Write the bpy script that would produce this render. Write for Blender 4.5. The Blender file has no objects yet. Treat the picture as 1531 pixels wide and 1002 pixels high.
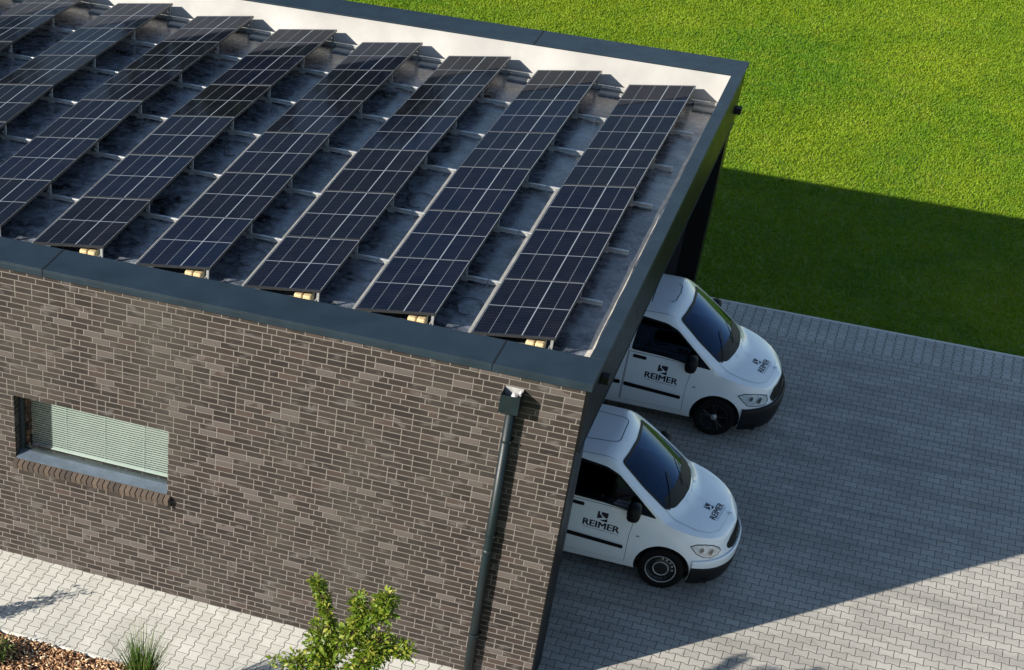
import bpy, bmesh, math, random
import numpy as np
from mathutils import Vector, Matrix
from mathutils.bvhtree import BVHTree
from mathutils.geometry import tessellate_polygon
random.seed(7); RS = np.random.RandomState(11)
S = bpy.context.scene
COL = S.collection
R = math.radians

# ------------------------------------------------------------------ camera
yaw, pitch, roll = -0.397927, 0.727338, -0.013531
f_px, ppx, ppy = 2654.338, 218.92, 1149.217
cy_, sy_, cp_, sp_ = math.cos(yaw), math.sin(yaw), math.cos(pitch), math.sin(pitch)
fw = Vector((sy_*cp_, cy_*cp_, -sp_)); rt = Vector((cy_, -sy_, 0)); dn = fw.cross(rt)
cr_, sr_ = math.cos(roll), math.sin(roll)
rt2 = rt*cr_ + dn*sr_; dn2 = dn*cr_ - rt*sr_
cam = bpy.data.objects.new('camera', bpy.data.cameras.new('camera')); COL.objects.link(cam)
m3 = Matrix((rt2, -dn2, -fw)).transposed()
cam.matrix_world = Matrix.Translation((2.51564, -19.3882, 15.21198)) @ m3.to_4x4()
cam.data.sensor_width = 36; cam.data.lens = 36*f_px/1531
cam.data.shift_x = (765.5-ppx)/1531; cam.data.shift_y = (ppy-501)/1531
cam.data.clip_end = 2000
S.camera = cam

# ------------------------------------------------------------------ sky, sun, exposure
EL = R(24.7); DX, DY = 0.697, 0.717
W = bpy.data.worlds.new('World'); S.world = W; W.use_nodes = True
nt = W.node_tree; bg = nt.nodes['Background']
sky = nt.nodes.new('ShaderNodeTexSky'); sky.sky_type = 'NISHITA'; sky.sun_disc = False
sky.sun_elevation = EL; sky.sun_rotation = math.atan2(-DX, -DY) % (2*math.pi)
sky.air_density = 1.0; sky.dust_density = 0.25; sky.ozone_density = 1.2
nt.links.new(sky.outputs[0], bg.inputs[0]); bg.inputs[1].default_value = 0.074
sun = bpy.data.objects.new('sun', bpy.data.lights.new('sun', 'SUN')); COL.objects.link(sun)
sun.data.energy = 5.0; sun.data.angle = R(0.5); sun.data.color = (1.0, 0.93, 0.82)
sd = Vector((DX*math.cos(EL), DY*math.cos(EL), -math.sin(EL)))
sun.rotation_euler = sd.to_track_quat('-Z', 'Y').to_euler()
S.view_settings.view_transform = 'Standard'; S.view_settings.look = 'None'
S.view_settings.exposure = 1.0; S.view_settings.gamma = 1

# ------------------------------------------------------------------ node helpers
class NT:
    def __init__(s, name):
        s.m = bpy.data.materials.new(name); s.m.use_nodes = True
        s.t = s.m.node_tree; s.b = s.t.nodes['Principled BSDF']
    def n(s, typ, **kw):
        x = s.t.nodes.new(typ)
        for k, v in kw.items(): setattr(x, k, v)
        return x
    def put(s, sock, v):
        if isinstance(v, bpy.types.NodeSocket): s.t.links.new(v, sock)
        elif v is not None:
            if hasattr(sock.default_value, '__len__') and not hasattr(v, '__len__'): v = (v,)*len(sock.default_value)
            if hasattr(sock.default_value, '__len__') and len(v) == 3 and len(sock.default_value) == 4: v = (*v, 1)
            sock.default_value = v
    def M(s, op, a, b=None, c=None):
        x = s.n('ShaderNodeMath', operation=op)
        for i, q in enumerate((a, b, c)):
            if q is not None: s.put(x.inputs[i], q)
        return x.outputs[0]
    def obj(s): return s.n('ShaderNodeTexCoord').outputs['Object']
    def uv(s): return s.n('ShaderNodeTexCoord').outputs['UV']
    def geo(s): return s.n('ShaderNodeNewGeometry').outputs['Position']
    def sep(s, v):
        x = s.n('ShaderNodeSeparateXYZ'); s.put(x.inputs[0], v); return x.outputs
    def comb(s, x=0, y=0, z=0):
        c = s.n('ShaderNodeCombineXYZ')
        for i, q in enumerate((x, y, z)): s.put(c.inputs[i], q)
        return c.outputs[0]
    def noise(s, v, scale, detail=3, rough=.55, col=False, dist=0):
        x = s.n('ShaderNodeTexNoise'); s.put(x.inputs['Vector'], v)
        x.inputs['Scale'].default_value = scale; x.inputs['Detail'].default_value = detail
        x.inputs['Roughness'].default_value = rough; x.inputs['Distortion'].default_value = dist
        return x.outputs['Color' if col else 'Fac']
    def wn(s, v):
        x = s.n('ShaderNodeTexWhiteNoise', noise_dimensions='3D'); s.put(x.inputs['Vector'], v); return x.outputs['Value']
    def ramp(s, v, stops):
        x = s.n('ShaderNodeValToRGB'); s.put(x.inputs[0], v); e = x.color_ramp.elements
        while len(e) < len(stops): e.new(.5)
        for i, (p, c) in enumerate(stops):
            e[i].position = p; e[i].color = (c, c, c, 1) if not hasattr(c, '__len__') else (*c, 1)
        return x.outputs[0]
    def mix(s, f, a, b, mode='MIX'):
        x = s.n('ShaderNodeMix', data_type='RGBA', blend_type=mode)
        s.put(x.inputs[0], f); s.put(x.inputs[6], a); s.put(x.inputs[7], b); return x.outputs[2]
    def vscale(s, v, sc):
        x = s.n('ShaderNodeMapping'); s.put(x.inputs[0], v); x.inputs['Scale'].default_value = sc; return x.outputs[0]
    def bump(s, h, dist=.01, strength=1.0, nrm=None):
        x = s.n('ShaderNodeBump'); s.put(x.inputs['Height'], h); x.inputs['Distance'].default_value = dist
        x.inputs['Strength'].default_value = strength
        if nrm is not None: s.put(x.inputs['Normal'], nrm)
        return x.outputs[0]
    def out(s, base=None, rough=None, metal=None, normal=None, spec=None, coat=None, tint=None):
        for k, v in (('Base Color', base), ('Roughness', rough), ('Metallic', metal), ('Normal', normal),
                     ('Specular IOR Level', spec), ('Coat Weight', coat), ('Specular Tint', tint)):
            if v is not None: s.put(s.b.inputs[k], v)
        return s.m

def simple(name, col, rough=.5, metal=0, var=.12, scale=6, spec=None, bump=0, coat=None):
    t = NT(name); p = t.obj()
    n = t.noise(p, scale, 4)
    c = t.mix(t.ramp(n, [(.3, 0.), (.7, 1.)]), tuple(x*(1-var) for x in col), tuple(min(1, x*(1+var)) for x in col))
    r = t.M('ADD', t.M('MULTIPLY', t.noise(p, scale*3, 3), .18), rough-.09)
    nm = t.bump(t.noise(p, scale*12, 2), .002, bump) if bump else None
    return t.out(c, r, metal, nm, spec, coat)

# ------------------------------------------------------------------ materials
def mat_brick():
    t = NT('brick'); g = t.sep(t.geo())
    x = t.M('ADD', g[0], g[1]); z = g[2]
    zc = t.M('DIVIDE', z, .08335); r = t.M('FLOOR', zc); fz = t.M('SUBTRACT', zc, r)
    off = t.M('MULTIPLY', t.wn(t.comb(r, 3.7, 0)), 6.0)
    off = t.M('SNAP', off, .0625)
    u = t.M('ADD', t.M('ADD', x, off), 60.0)
    k = t.M('FLOOR', t.M('DIVIDE', u, 1.375)); m = t.M('SUBTRACT', u, t.M('MULTIPLY', k, 1.375))
    i = t.M('FLOOR', t.M('DIVIDE', m, .25)); loc = t.M('SUBTRACT', m, t.M('MULTIPLY', i, .25))
    wid = t.M('SUBTRACT', .25, t.M('MULTIPLY', t.M('GREATER_THAN', i, 4.5), .125))
    wob = t.M('MULTIPLY', t.M('SUBTRACT', t.noise(t.geo(), 22, 2), .5), .006)
    dx = t.M('ADD', t.M('MINIMUM', loc, t.M('SUBTRACT', wid, loc)), wob)
    dz = t.M('ADD', t.M('MULTIPLY', t.M('MINIMUM', fz, t.M('SUBTRACT', 1, fz)), .08335), wob)
    d = t.M('MINIMUM', dx, dz)
    brick = t.ramp(d, [(.0055, 0.), (.0085, 1.)])
    idv = t.comb(t.M('ADD', t.M('MULTIPLY', k, 7), i), r, 0)
    rnd = t.wn(idv); rnd2 = t.wn(t.comb(r, t.M('ADD', t.M('MULTIPLY', k, 7), i), 5))
    bc = t.ramp(rnd, [(0, (.0165, .0122, .0108)), (.35, (.0225, .0166, .0145)), (.75, (.029, .0212, .018)), (1, (.041, .0305, .026))])
    bc = t.mix(t.M('MULTIPLY', t.M('GREATER_THAN', rnd2, .9), .5), bc, (.065, .042, .035))
    fine = t.noise(t.geo(), 70, 3)
    bc = t.mix(.55, bc, t.mix(fine, (.25, .25, .25), (1.5, 1.5, 1.5)), 'MULTIPLY')
    # pale bloom: whole bricks and cloudy patches
    big = t.noise(t.geo(), 1.3, 2); pat = t.noise(t.vscale(t.geo(), (2.2, 2.2, 5)), 1.5, 3, dist=.4)
    bloom = t.M('MULTIPLY', t.ramp(pat, [(.56, 0.), (.70, 1.)]), .5)
    b2 = t.M('MULTIPLY', t.M('GREATER_THAN', t.M('ADD', rnd2, t.M('MULTIPLY', big, .26)), 1.065), .40)
    mort = t.mix(t.noise(t.geo(), 9, 3), (.125, .110, .099), (.175, .156, .141))
    c = t.mix(brick, mort, bc)
    c = t.mix(t.M('MAXIMUM', bloom, b2), c, (.125, .114, .108))
    up = t.ramp(t.M('DIVIDE', z, 4.6), [(0., .35), (1., 1.)])
    c = t.mix(t.M('MULTIPLY', t.ramp(t.noise(t.vscale(t.geo(), (.9, .9, .35)), 1.1, 3), [(.4, 0.), (.75, 1.)]), .35), c, (.075, .07, .058))
    h = t.M('ADD', t.M('MULTIPLY', brick, .7), t.M('MULTIPLY', fine, .3))
    return t.out(c, .85, 0, t.bump(h, .008, .9), .3)

def mat_paver(name, rot, c0, c1, joint, band=None):
    """bone-shaped interlocking concrete pavers; rot: waves run along Y (False) or X (True)"""
    t = NT(name); g = t.sep(t.geo())
    X, Y = (g[1], g[0]) if rot else (g[0], g[1])
    def tri(v, L):     # trapezoid wave -1..1
        q = t.M('PINGPONG', t.M('ADD', v, 40.0), L/2)
        return t.M('MINIMUM', t.M('MAXIMUM', t.M('MULTIPLY', t.M('SUBTRACT', t.M('DIVIDE', q, L/2), .5), 5.0), -1), 1)
    Wd, L, a = .165, .2, .0115
    w = t.M('MULTIPLY', tri(Y, L), a)
    u = t.M('ADD', X, 40.0); k0 = t.M('FLOOR', t.M('ADD', t.M('DIVIDE', u, Wd), .5))     # nearest line
    par = t.M('SUBTRACT', 1, t.M('MULTIPLY', t.M('MODULO', k0, 2), 2))
    dl = t.M('SUBTRACT', u, t.M('ADD', t.M('MULTIPLY', k0, Wd), t.M('MULTIPLY', w, par)))
    col = t.M('ADD', k0, t.M('FLOOR', t.M('MINIMUM', t.M('MULTIPLY', dl, 1000), 0.5)))
    col = t.M('ADD', k0, t.M('MULTIPLY', t.M('LESS_THAN', dl, 0), -1))
    sh = t.M('MULTIPLY', t.M('MODULO', col, 2), L/2)
    v = t.M('ADD', t.M('ADD', Y, 40.0), sh); row = t.M('FLOOR', t.M('DIVIDE', v, L))
    fv = t.M('SUBTRACT', v, t.M('MULTIPLY', row, L)); dt = t.M('MINIMUM', fv, t.M('SUBTRACT', L, fv))
    wob = t.M('MULTIPLY', t.M('SUBTRACT', t.noise(t.geo(), 9, 2), .5), .004)
    d1 = t.M('ADD', t.M('ABSOLUTE', dl), wob); d2 = t.M('ADD', t.M('ADD', dt, .0018), wob)
    d = t.M('MINIMUM', d1, d2)
    pv = t.ramp(d, [(.0045, 0.), (.0085, 1.)])
    rnd = t.wn(t.comb(col, row, 1))
    base = t.mix(rnd, c0, c1)
    fine = t.noise(t.geo(), 60, 3); big = t.noise(t.geo(), .9, 4, .6, dist=.6); mid = t.noise(t.geo(), 4.0, 4, .6)
    base = t.mix(.6, base, t.mix(fine, (.55, .55, .55), (1.45, 1.45, 1.45)), 'MULTIPLY')
    base = t.mix(t.M('MULTIPLY', t.ramp(big, [(.42, 0.), (.7, 1.)]), .4), base, tuple(x*.62 for x in c0))
    base = t.mix(t.M('MULTIPLY', t.ramp(mid, [(.58, 0.), (.70, 1.)]), .34), base, (c0[0]*.6, c0[1]*.56, c0[2]*.5))
    # tyre tracks / damp streaks run along X on the drive
    if rot:
        st = t.noise(t.vscale(t.geo(), (.22, 2.2, 1)), 1.2, 4)
        base = t.mix(t.M('MULTIPLY', t.ramp(st, [(.45, 0.), (.62, 1.)]), .38), base, tuple(x*.5 for x in c0))
    c = t.mix(pv, joint, base)
    h = t.M('ADD', pv, t.M('MULTIPLY', fine, .25))
    return t.out(c, .85, 0, t.bump(h, .006, .8), .3)

def mat_roof():
    t = NT('roof_membrane'); p = t.geo(); g = t.sep(p)
    n1 = t.noise(p, 1.5, 5, .7, dist=1.0); n2 = t.noise(p, 9, 4, .6, dist=.4); n3 = t.noise(p, 40, 3)
    c = t.mix(t.ramp(n1, [(.35, 0.), (.68, 1.)]), (.010, .010, .013), (.19, .205, .235))
    c = t.mix(t.M('MULTIPLY', t.ramp(n2, [(.52, 0.), (.64, 1.)]), .45), c, (.30, .32, .35))
    c = t.mix(t.M('MULTIPLY', t.ramp(t.noise(p, 5.5, 5, .7, dist=1.5), [(.60, 0.), (.66, 1.)]), .6), c, (.006, .006, .007))
    # dust settled along the edges of the roof
    ey = t.M('MAXIMUM', t.ramp(t.M('ADD', g[1], t.M('MULTIPLY', n2, .5)), [(.0, 0.), (1., 0.)]), t.M('MULTIPLY', t.M('GREATER_THAN', t.M('ADD', g[1], t.M('MULTIPLY', n1, .5)), 10.85), .75))
    e2 = t.M('MULTIPLY', t.M('LESS_THAN', t.M('ADD', g[1], t.M('MULTIPLY', n2, .55)), 1.22), .8)
    c = t.mix(t.M('MAXIMUM', ey, e2), c, t.mix(n3, (.20, .18, .15), (.36, .33, .29)))
    r = t.M('ADD', .08, t.M('MULTIPLY', n2, .40))
    return t.out(c, r, 0, t.bump(t.M('ADD', n2, t.M('MULTIPLY', n3, .2)), .006, .5), .6)

def mat_cells():
    """two by five cell fields with pale gaps and fine bus bars, laid by UV"""
    t = NT('solar_cells'); uv = t.sep(t.uv()); oi = t.n('ShaderNodeObjectInfo')
    u, v = uv[0], uv[1]                                   # u across the row (low to high), v along it
    def line(s, pos, w): return t.M('LESS_THAN', t.M('ABSOLUTE', t.M('SUBTRACT', s, pos)), w)
    du = t.M('ABSOLUTE', t.M('SUBTRACT', t.M('FRACT', t.M('ADD', t.M('MULTIPLY', u, 5), .5)), .5))
    thin = t.M('LESS_THAN', du, .022)
    strong = line(u, .6, .0068); mid = line(v, .5, .0042)
    bus = t.M('LESS_THAN', t.M('ABSOLUTE', t.M('SUBTRACT', t.M('FRACT', t.M('MULTIPLY', v, 20)), .5)), .09)
    rnd = oi.outputs['Random']
    c = t.mix(rnd, (.0032, .0035, .0055), (.0040, .0072, .020))
    cell = t.wn(t.comb(t.M('FLOOR', t.M('MULTIPLY', u, 5)), t.M('FLOOR', t.M('MULTIPLY', v, 2)), rnd))
    c = t.mix(t.M('MULTIPLY', cell, .5), c, (.005, .005, .008))
    c = t.mix(t.M('MULTIPLY', bus, .35), c, (.018, .021, .026))
    c = t.mix(t.M('MULTIPLY', thin, .75), c, (.13, .15, .17))
    c = t.mix(t.M('MAXIMUM', strong, mid), c, (.22, .25, .28))
    eu = t.M('MINIMUM', u, t.M('SUBTRACT', 1, u)); ev = t.M('MINIMUM', v, t.M('SUBTRACT', 1, v))
    c = t.mix(t.M('MAXIMUM', t.M('LESS_THAN', eu, .007), t.M('LESS_THAN', ev, .006)), c, (.30, .34, .38))
    dust = t.noise(t.geo(), 3.5, 5, .6)
    c = t.mix(t.M('MULTIPLY', t.ramp(dust, [(.4, 0.), (.75, 1.)]), .025), c, (.15, .14, .12))
    r = t.M('ADD', .03, t.M('MULTIPLY', dust, .05))
    # anti-glare glass: a weak clear reflection that only grows at grazing angles
    nb = t.bump(t.noise(t.geo(), 2.2, 2), .004, .12)
    t.out(c, .6, 0, nb, 0.0)
    gl = t.n('ShaderNodeBsdfGlossy'); t.put(gl.inputs[0], (.80, .88, 1.0)); t.put(gl.inputs['Roughness'], r); t.put(gl.inputs['Normal'], nb)
    ge = t.n('ShaderNodeNewGeometry'); dt = t.n('ShaderNodeVectorMath', operation='DOT_PRODUCT')
    t.put(dt.inputs[0], ge.outputs['Normal']); t.put(dt.inputs[1], ge.outputs['Incoming'])
    fr = t.M('ADD', .015, t.M('MULTIPLY', .19, t.M('POWER', t.M('SUBTRACT', 1, t.M('MINIMUM', t.M('ABSOLUTE', dt.outputs['Value']), 1)), 5.0)))
    mx = t.n('ShaderNodeMixShader'); t.put(mx.inputs[0], fr)
    t.t.links.new(t.b.outputs[0], mx.inputs[1]); t.t.links.new(gl.outputs[0], mx.inputs[2]); t.t.links.new(mx.outputs[0], t.t.nodes['Material Output'].inputs[0])
    return t.m

def mat_grass(name, blades):
    t = NT(name); p = t.geo()
    a = t.noise(p, .22, 4, .6, dist=.8); b = t.noise(p, 2.4, 4, .65); c3 = t.noise(p, 9, 3)
    c = t.mix(t.ramp(a, [(.35, 0.), (.65, 1.)]), (.096, .200, .004), (.185, .270, .007))
    c = t.mix(t.M('MULTIPLY', t.ramp(b, [(.48, 0.), (.7, 1.)]), .6), c, (.215, .26, .010))
    c = t.mix(t.M('MULTIPLY', t.ramp(t.noise(p, .8, 5, .7), [(.56, 0.), (.70, 1.)]), .6), c, (.055, .14, .004))
    if blades:
        at = t.n('ShaderNodeAttribute', attribute_name='tint').outputs['Fac']
        c = t.mix(t.M('MULTIPLY', t.ramp(at, [(.8, 0.), (1., 1.)]), .8), c, (.24, .22, .05))
        c = t.mix(1.0, c, t.mix(at, (.88, .88, .88), (1.1, 1.1, 1.1)), 'MULTIPLY')
    else:
        c = t.mix(.35, c, (.03, .05, .008))
    t.out(c, .6, 0, None if blades else t.bump(c3, .06, 1.0), .25)
    if blades:
        tr = t.n('ShaderNodeBsdfTranslucent'); t.put(tr.inputs[0], t.mix(1.0, c, (1.2, 1.5, .6), 'MULTIPLY'))
        mx = t.n('ShaderNodeMixShader'); mx.inputs[0].default_value = .2
        o = t.t.nodes['Material Output']
        t.t.links.new(t.b.outputs[0], mx.inputs[1]); t.t.links.new(tr.outputs[0], mx.inputs[2]); t.t.links.new(mx.outputs[0], o.inputs[0])
    return t.m

def mat_leaf(name, ca, cb, cc, tl=.35):
    t = NT(name); at = t.n('ShaderNodeAttribute', attribute_name='tint').outputs['Fac']
    c = t.ramp(at, [(0, ca), (.6, cb), (1., cc)])
    t.out(c, .45, 0, None, .4)
    tr = t.n('ShaderNodeBsdfTranslucent'); t.put(tr.inputs[0], c)
    mx = t.n('ShaderNodeMixShader'); mx.inputs[0].default_value = tl
    o = t.t.nodes['Material Output']
    t.t.links.new(t.b.outputs[0], mx.inputs[1]); t.t.links.new(tr.outputs[0], mx.inputs[2]); t.t.links.new(mx.outputs[0], o.inputs[0])
    return t.m

def mat_tint(name, stops, rough=.85):
    t = NT(name); at = t.n('ShaderNodeAttribute', attribute_name='tint').outputs['Fac']
    return t.out(t.ramp(at, stops), rough, 0, None, .2)

def mat_glass(name, tint, f0=.06, gc=(1, 1, 1)):
    t = NT(name); t.t.nodes.remove(t.b)
    t.m.use_transparent_shadow = True
    tr = t.n('ShaderNodeBsdfTransparent'); tr.inputs[0].default_value = (*tint, 1)
    gl = t.n('ShaderNodeBsdfGlossy'); gl.inputs['Roughness'].default_value = .03; gl.inputs[0].default_value = (*gc, 1)
    ge = t.n('ShaderNodeNewGeometry'); dt = t.n('ShaderNodeVectorMath', operation='DOT_PRODUCT')
    t.put(dt.inputs[0], ge.outputs['Normal']); t.put(dt.inputs[1], ge.outputs['Incoming'])
    f = t.M('ADD', .04+f0, t.M('MULTIPLY', .96, t.M('POWER', t.M('SUBTRACT', 1, t.M('MINIMUM', t.M('ABSOLUTE', dt.outputs['Value']), 1)), 5.0)))
    mx = t.n('ShaderNodeMixShader'); t.put(mx.inputs[0], f)
    t.t.links.new(tr.outputs[0], mx.inputs[1]); t.t.links.new(gl.outputs[0], mx.inputs[2])
    t.t.links.new(mx.outputs[0], t.t.nodes['Material Output'].inputs[0])
    return t.m

def mat_paint():
    t = NT('white_van_paint'); p = t.obj()
    d = t.noise(p, 2.5, 5, .65); s = t.noise(t.vscale(p, (1, 1, .4)), 14, 4, .7)
    g = t.sep(p)
    low = t.ramp(t.M('ADD', g[2], t.M('MULTIPLY', d, .35)), [(.45, .25), (.85, 0.)])
    c = t.mix(t.M('ADD', t.M('MULTIPLY', t.ramp(d, [(.4, 0.), (.75, 1.)]), .10), low), (.88, .92, .95), (.5, .49, .47))
    c = t.mix(t.M('MULTIPLY', t.ramp(s, [(.66, 0.), (.75, 1.)]), .10), c, (.35, .33, .30))
    return t.out(c, t.M('ADD', .22, t.M('MULTIPLY', d, .2)), 0, None, .5, .8)

M = dict(
    brick=mat_brick(), roof=mat_roof(), cells=mat_cells(),
    strip=mat_paver('pale_pavers', False, (.50, .49, .44), (.57, .56, .51), (.20, .19, .165)),
    drive=mat_paver('drive_pavers', True, (.355, .34, .305), (.435, .415, .37), (.10, .095, .082)),
    border=mat_paver('border_pavers', False, (.40, .39, .35), (.49, .475, .43), (.095, .09, .078)),
    coping=simple('anthracite_sheet', (.012, .022, .032), .42, .0, .22, 2.2, .3, .15),
    fascia=simple('anthracite_cladding', (.005, .006, .007), .38, 0, .1, 2, .15),
    pipe=simple('anthracite_pipe', (.005, .012, .015), .45, .0, .2, 5, .35),
    frame=simple('window_frame_paint', (.030, .042, .050), .4, 0, .1, 4),
    sillm=simple('sill_sheet', (.075, .10, .13), .4, 0, .15, 6),
    white_membrane=simple('white_membrane', (.365, .355, .34), .6, 0, .16, 1.1),
    beige=simple('beige_strip', (.30, .29, .265), .6, 0, .2, 5, bump=.5),
    alu=simple('aluminium', (.62, .62, .60), .42, .75, .15, 12),
    alu_dull=simple('dull_aluminium', (.42, .42, .41), .5, .4, .2, 12),
    black=simple('black_plastic', (.007, .007, .008), .6, 0, .2, 8, .3),
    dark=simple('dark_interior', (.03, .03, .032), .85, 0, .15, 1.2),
    concrete=simple('concrete', (.33, .32, .29), .85, 0, .15, 5, bump=.5),
    kerb=simple('kerb_concrete', (.62, .60, .54), .85, 0, .1, 5, bump=.5),
    blind=simple('blind_slat', (.50, .55, .525), .5, 0, .06, 3),
    tan=simple('tan_ballast', (.52, .40, .22), .8, 0, .15, 12, bump=.6),
    whitep=simple('white_plastic', (.75, .75, .73), .4),
    paint=mat_paint(), tyre=simple('tyre_rubber', (.005, .005, .005), .8, 0, .2, 10, .2),
    pframe=simple('panel_frame_metal', (.045, .047, .05), .35, .5, .1, 10),
    steel=simple('dark_steel_rim', (.018, .018, .019), .4, .3, .2, 10), chrome=simple('bright_metal', (.7, .7, .7), .25, .9),
    trim=simple('black_trim', (.005, .005, .006), .55, spec=.25), letter=simple('lettering_film', (.012, .010, .022), .45),
    faint=simple('faded_lettering', (.30, .31, .36), .5),
    lens=None, refl=simple('lamp_reflector', (.85, .88, .90), .3, .15, .3, 30), seat=simple('seat_fabric', (.035, .038, .045), .9, 0, .2, 10),
    glass=mat_glass('van_glass', (.05, .06, .07), .0, (.38, .55, .95)), winglass=mat_glass('window_glass', (.84, .89, .87), .03),  # van glass: blue of a sky reflection is put into the gloss colour
    strip_beige=simple('pale_strip', (.46, .43, .38), .6, 0, .25, 6, bump=.5),
    dash=simple('dash_plastic', (.07, .075, .085), .7, 0, .2, 6),
    wsglass=mat_glass('windscreen_glass', (.30, .33, .34), .01, (.40, .60, 1.0)),  # bluer, dimmer sky reflection painted in through the gloss colour
    paper=simple('white_paper', (.8, .8, .82), .7), grass=mat_grass('lawn_blades', True), lawn=mat_grass('lawn_ground', False),
    shrub=mat_leaf('shrub_leaf', (.04, .095, .010), (.135, .215, .016), (.38, .34, .06)),
    reed=mat_leaf('reed_leaf', (.03, .085, .012), (.10, .16, .03), (.34, .30, .12), .25),
    low=mat_leaf('low_leaf', (.02, .05, .01), (.06, .11, .02), (.16, .19, .05)),
    bark=simple('twig_bark', (.10, .07, .045), .85, 0, .25, 20),
    mulch=mat_tint('bark_chips', [(0, (.06, .026, .016)), (.35, (.24, .12, .06)), (.7, (.50, .31, .17)), (1., (.85, .68, .48))]),
    soil=simple('soil', (.07, .038, .024), .95, 0, .3, 10, bump=1.0),
    mortar=simple('mortar', (.12, .105, .095), .9, 0, .15, 15, bump=.5),
)
M['lens'] = mat_glass('lamp_lens', (.9, .93, .95), .10)
def mat_soldier():
    t = NT('soldier_brick'); oi = t.geo(); x = t.sep(oi)[0]
    r = t.wn(t.comb(t.M('FLOOR', t.M('DIVIDE', x, .0833)), 2, 0))
    c = t.ramp(r, [(0, (.05, .04, .035)), (1, (.11, .082, .062))])
    return t.out(c, .85, 0, t.bump(t.noise(oi, 60, 3), .004, .8), .3)
M['soldier'] = mat_soldier()

# ------------------------------------------------------------------ mesh helpers
class MB:
    def __init__(s): s.v = []; s.f = []; s.uv = {}
    def add(s, vs, fs):
        o = len(s.v); s.v += [tuple(v) for v in vs]; s.f += [tuple(i+o for i in f) for f in fs]; return s
    def box(s, a, b, mat=None):
        x0, y0, z0 = a; x1, y1, z1 = b
        vs = [(x0, y0, z0), (x1, y0, z0), (x1, y1, z0), (x0, y1, z0), (x0, y0, z1), (x1, y0, z1), (x1, y1, z1), (x0, y1, z1)]
        if mat: vs = [tuple(mat @ Vector(v)) for v in vs]
        return s.add(vs, [(0, 3, 2, 1), (4, 5, 6, 7), (0, 1, 5, 4), (1, 2, 6, 5), (2, 3, 7, 6), (3, 0, 4, 7)])
    def tube(s, pts, r, n=10, caps=True):
        pts = [Vector(p) for p in pts]; rr = r if hasattr(r, '__len__') else [r]*len(pts)
        o = len(s.v); N = len(pts)
        for i, p in enumerate(pts):
            d = (pts[min(i+1, N-1)] - pts[max(i-1, 0)]).normalized()
            a = d.cross(Vector((0, 0, 1)) if abs(d.z) < .9 else Vector((1, 0, 0))).normalized(); b = d.cross(a)
            for k in range(n):
                t = 2*math.pi*k/n; s.v.append(tuple(p + (a*math.cos(t) + b*math.sin(t))*rr[i]))
        for i in range(N-1):
            for k in range(n):
                s.f.append((o+i*n+k, o+i*n+(k+1) % n, o+(i+1)*n+(k+1) % n, o+(i+1)*n+k))
        if caps: s.f.append(tuple(o+k for k in range(n))[::-1]); s.f.append(tuple(o+(N-1)*n+k for k in range(n)))
        return s
    def lathe(s, prof, origin, axis='y', n=40, ang=None):
        """prof: list of (radius, along)"""
        o = len(s.v); P = len(prof)
        for k in range(n):
            t = 2*math.pi*k/n; c, q = math.cos(t), math.sin(t)
            for r_, a in prof:
                s.v.append((origin[0]+r_*c, origin[1]+a, origin[2]+r_*q) if axis == 'y' else (origin[0]+r_*c, origin[1]+r_*q, origin[2]+a))
        for k in range(n):
            for j in range(P-1):
                a = o+k*P+j; b = o+((k+1) % n)*P+j
                s.f.append((a, b, b+1, a+1))
        return s
    def build(s, name, m, parent=None, smooth=False, bevel=0, origin=None, fixn=False):
        me = bpy.data.meshes.new(name); off = Vector(origin) if origin else None
        vs = [tuple(Vector(v)-off) for v in s.v] if off else s.v
        me.from_pydata(vs, [], s.f); me.validate(); me.update()
        if fixn:
            bm = bmesh.new(); bm.from_mesh(me); bmesh.ops.recalc_face_normals(bm, faces=bm.faces); bm.to_mesh(me); bm.free()
        me.materials.append(M[m] if isinstance(m, str) else m)
        if smooth: me.polygons.foreach_set('use_smooth', [True]*len(me.polygons))
        ob = bpy.data.objects.new(name, me); COL.objects.link(ob)
        if off: ob.location = off
        if bevel:
            b = ob.modifiers.new('bevel', 'BEVEL'); b.width = bevel; b.segments = 2; b.limit_method = 'ANGLE'
        if parent: ob.parent = parent
        return ob
def tag(o, label=None, cat=None, group=None, kind=None):
    if label: o['label'] = label
    if cat: o['category'] = cat
    if group: o['group'] = group
    if kind: o['kind'] = kind
    return o
def empty(name, loc=(0, 0, 0), rz=0):
    o = bpy.data.objects.new(name, None); COL.objects.link(o); o.location = loc; o.rotation_euler = (0, 0, rz); o.empty_display_size = .2
    return o
def copy_tree(o, parent=None):
    c = o.copy(); COL.objects.link(c)
    if parent: c.parent = parent
    for ch in [q for q in list(bpy.data.objects) if q.parent == o]: copy_tree(ch, c)
    return c
def sheet(poly, z, name, m):
    b = MB(); b.add([(x, y, z) for x, y in poly], [tuple(range(len(poly)))])
    return tag(b.build(name, m), kind='structure')

# ------------------------------------------------------------------ ground
sheet([(-900, -900), (900, -900), (900, 900), (-900, 900)], -.03, 'ground', 'lawn')
LY = 12.65
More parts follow.
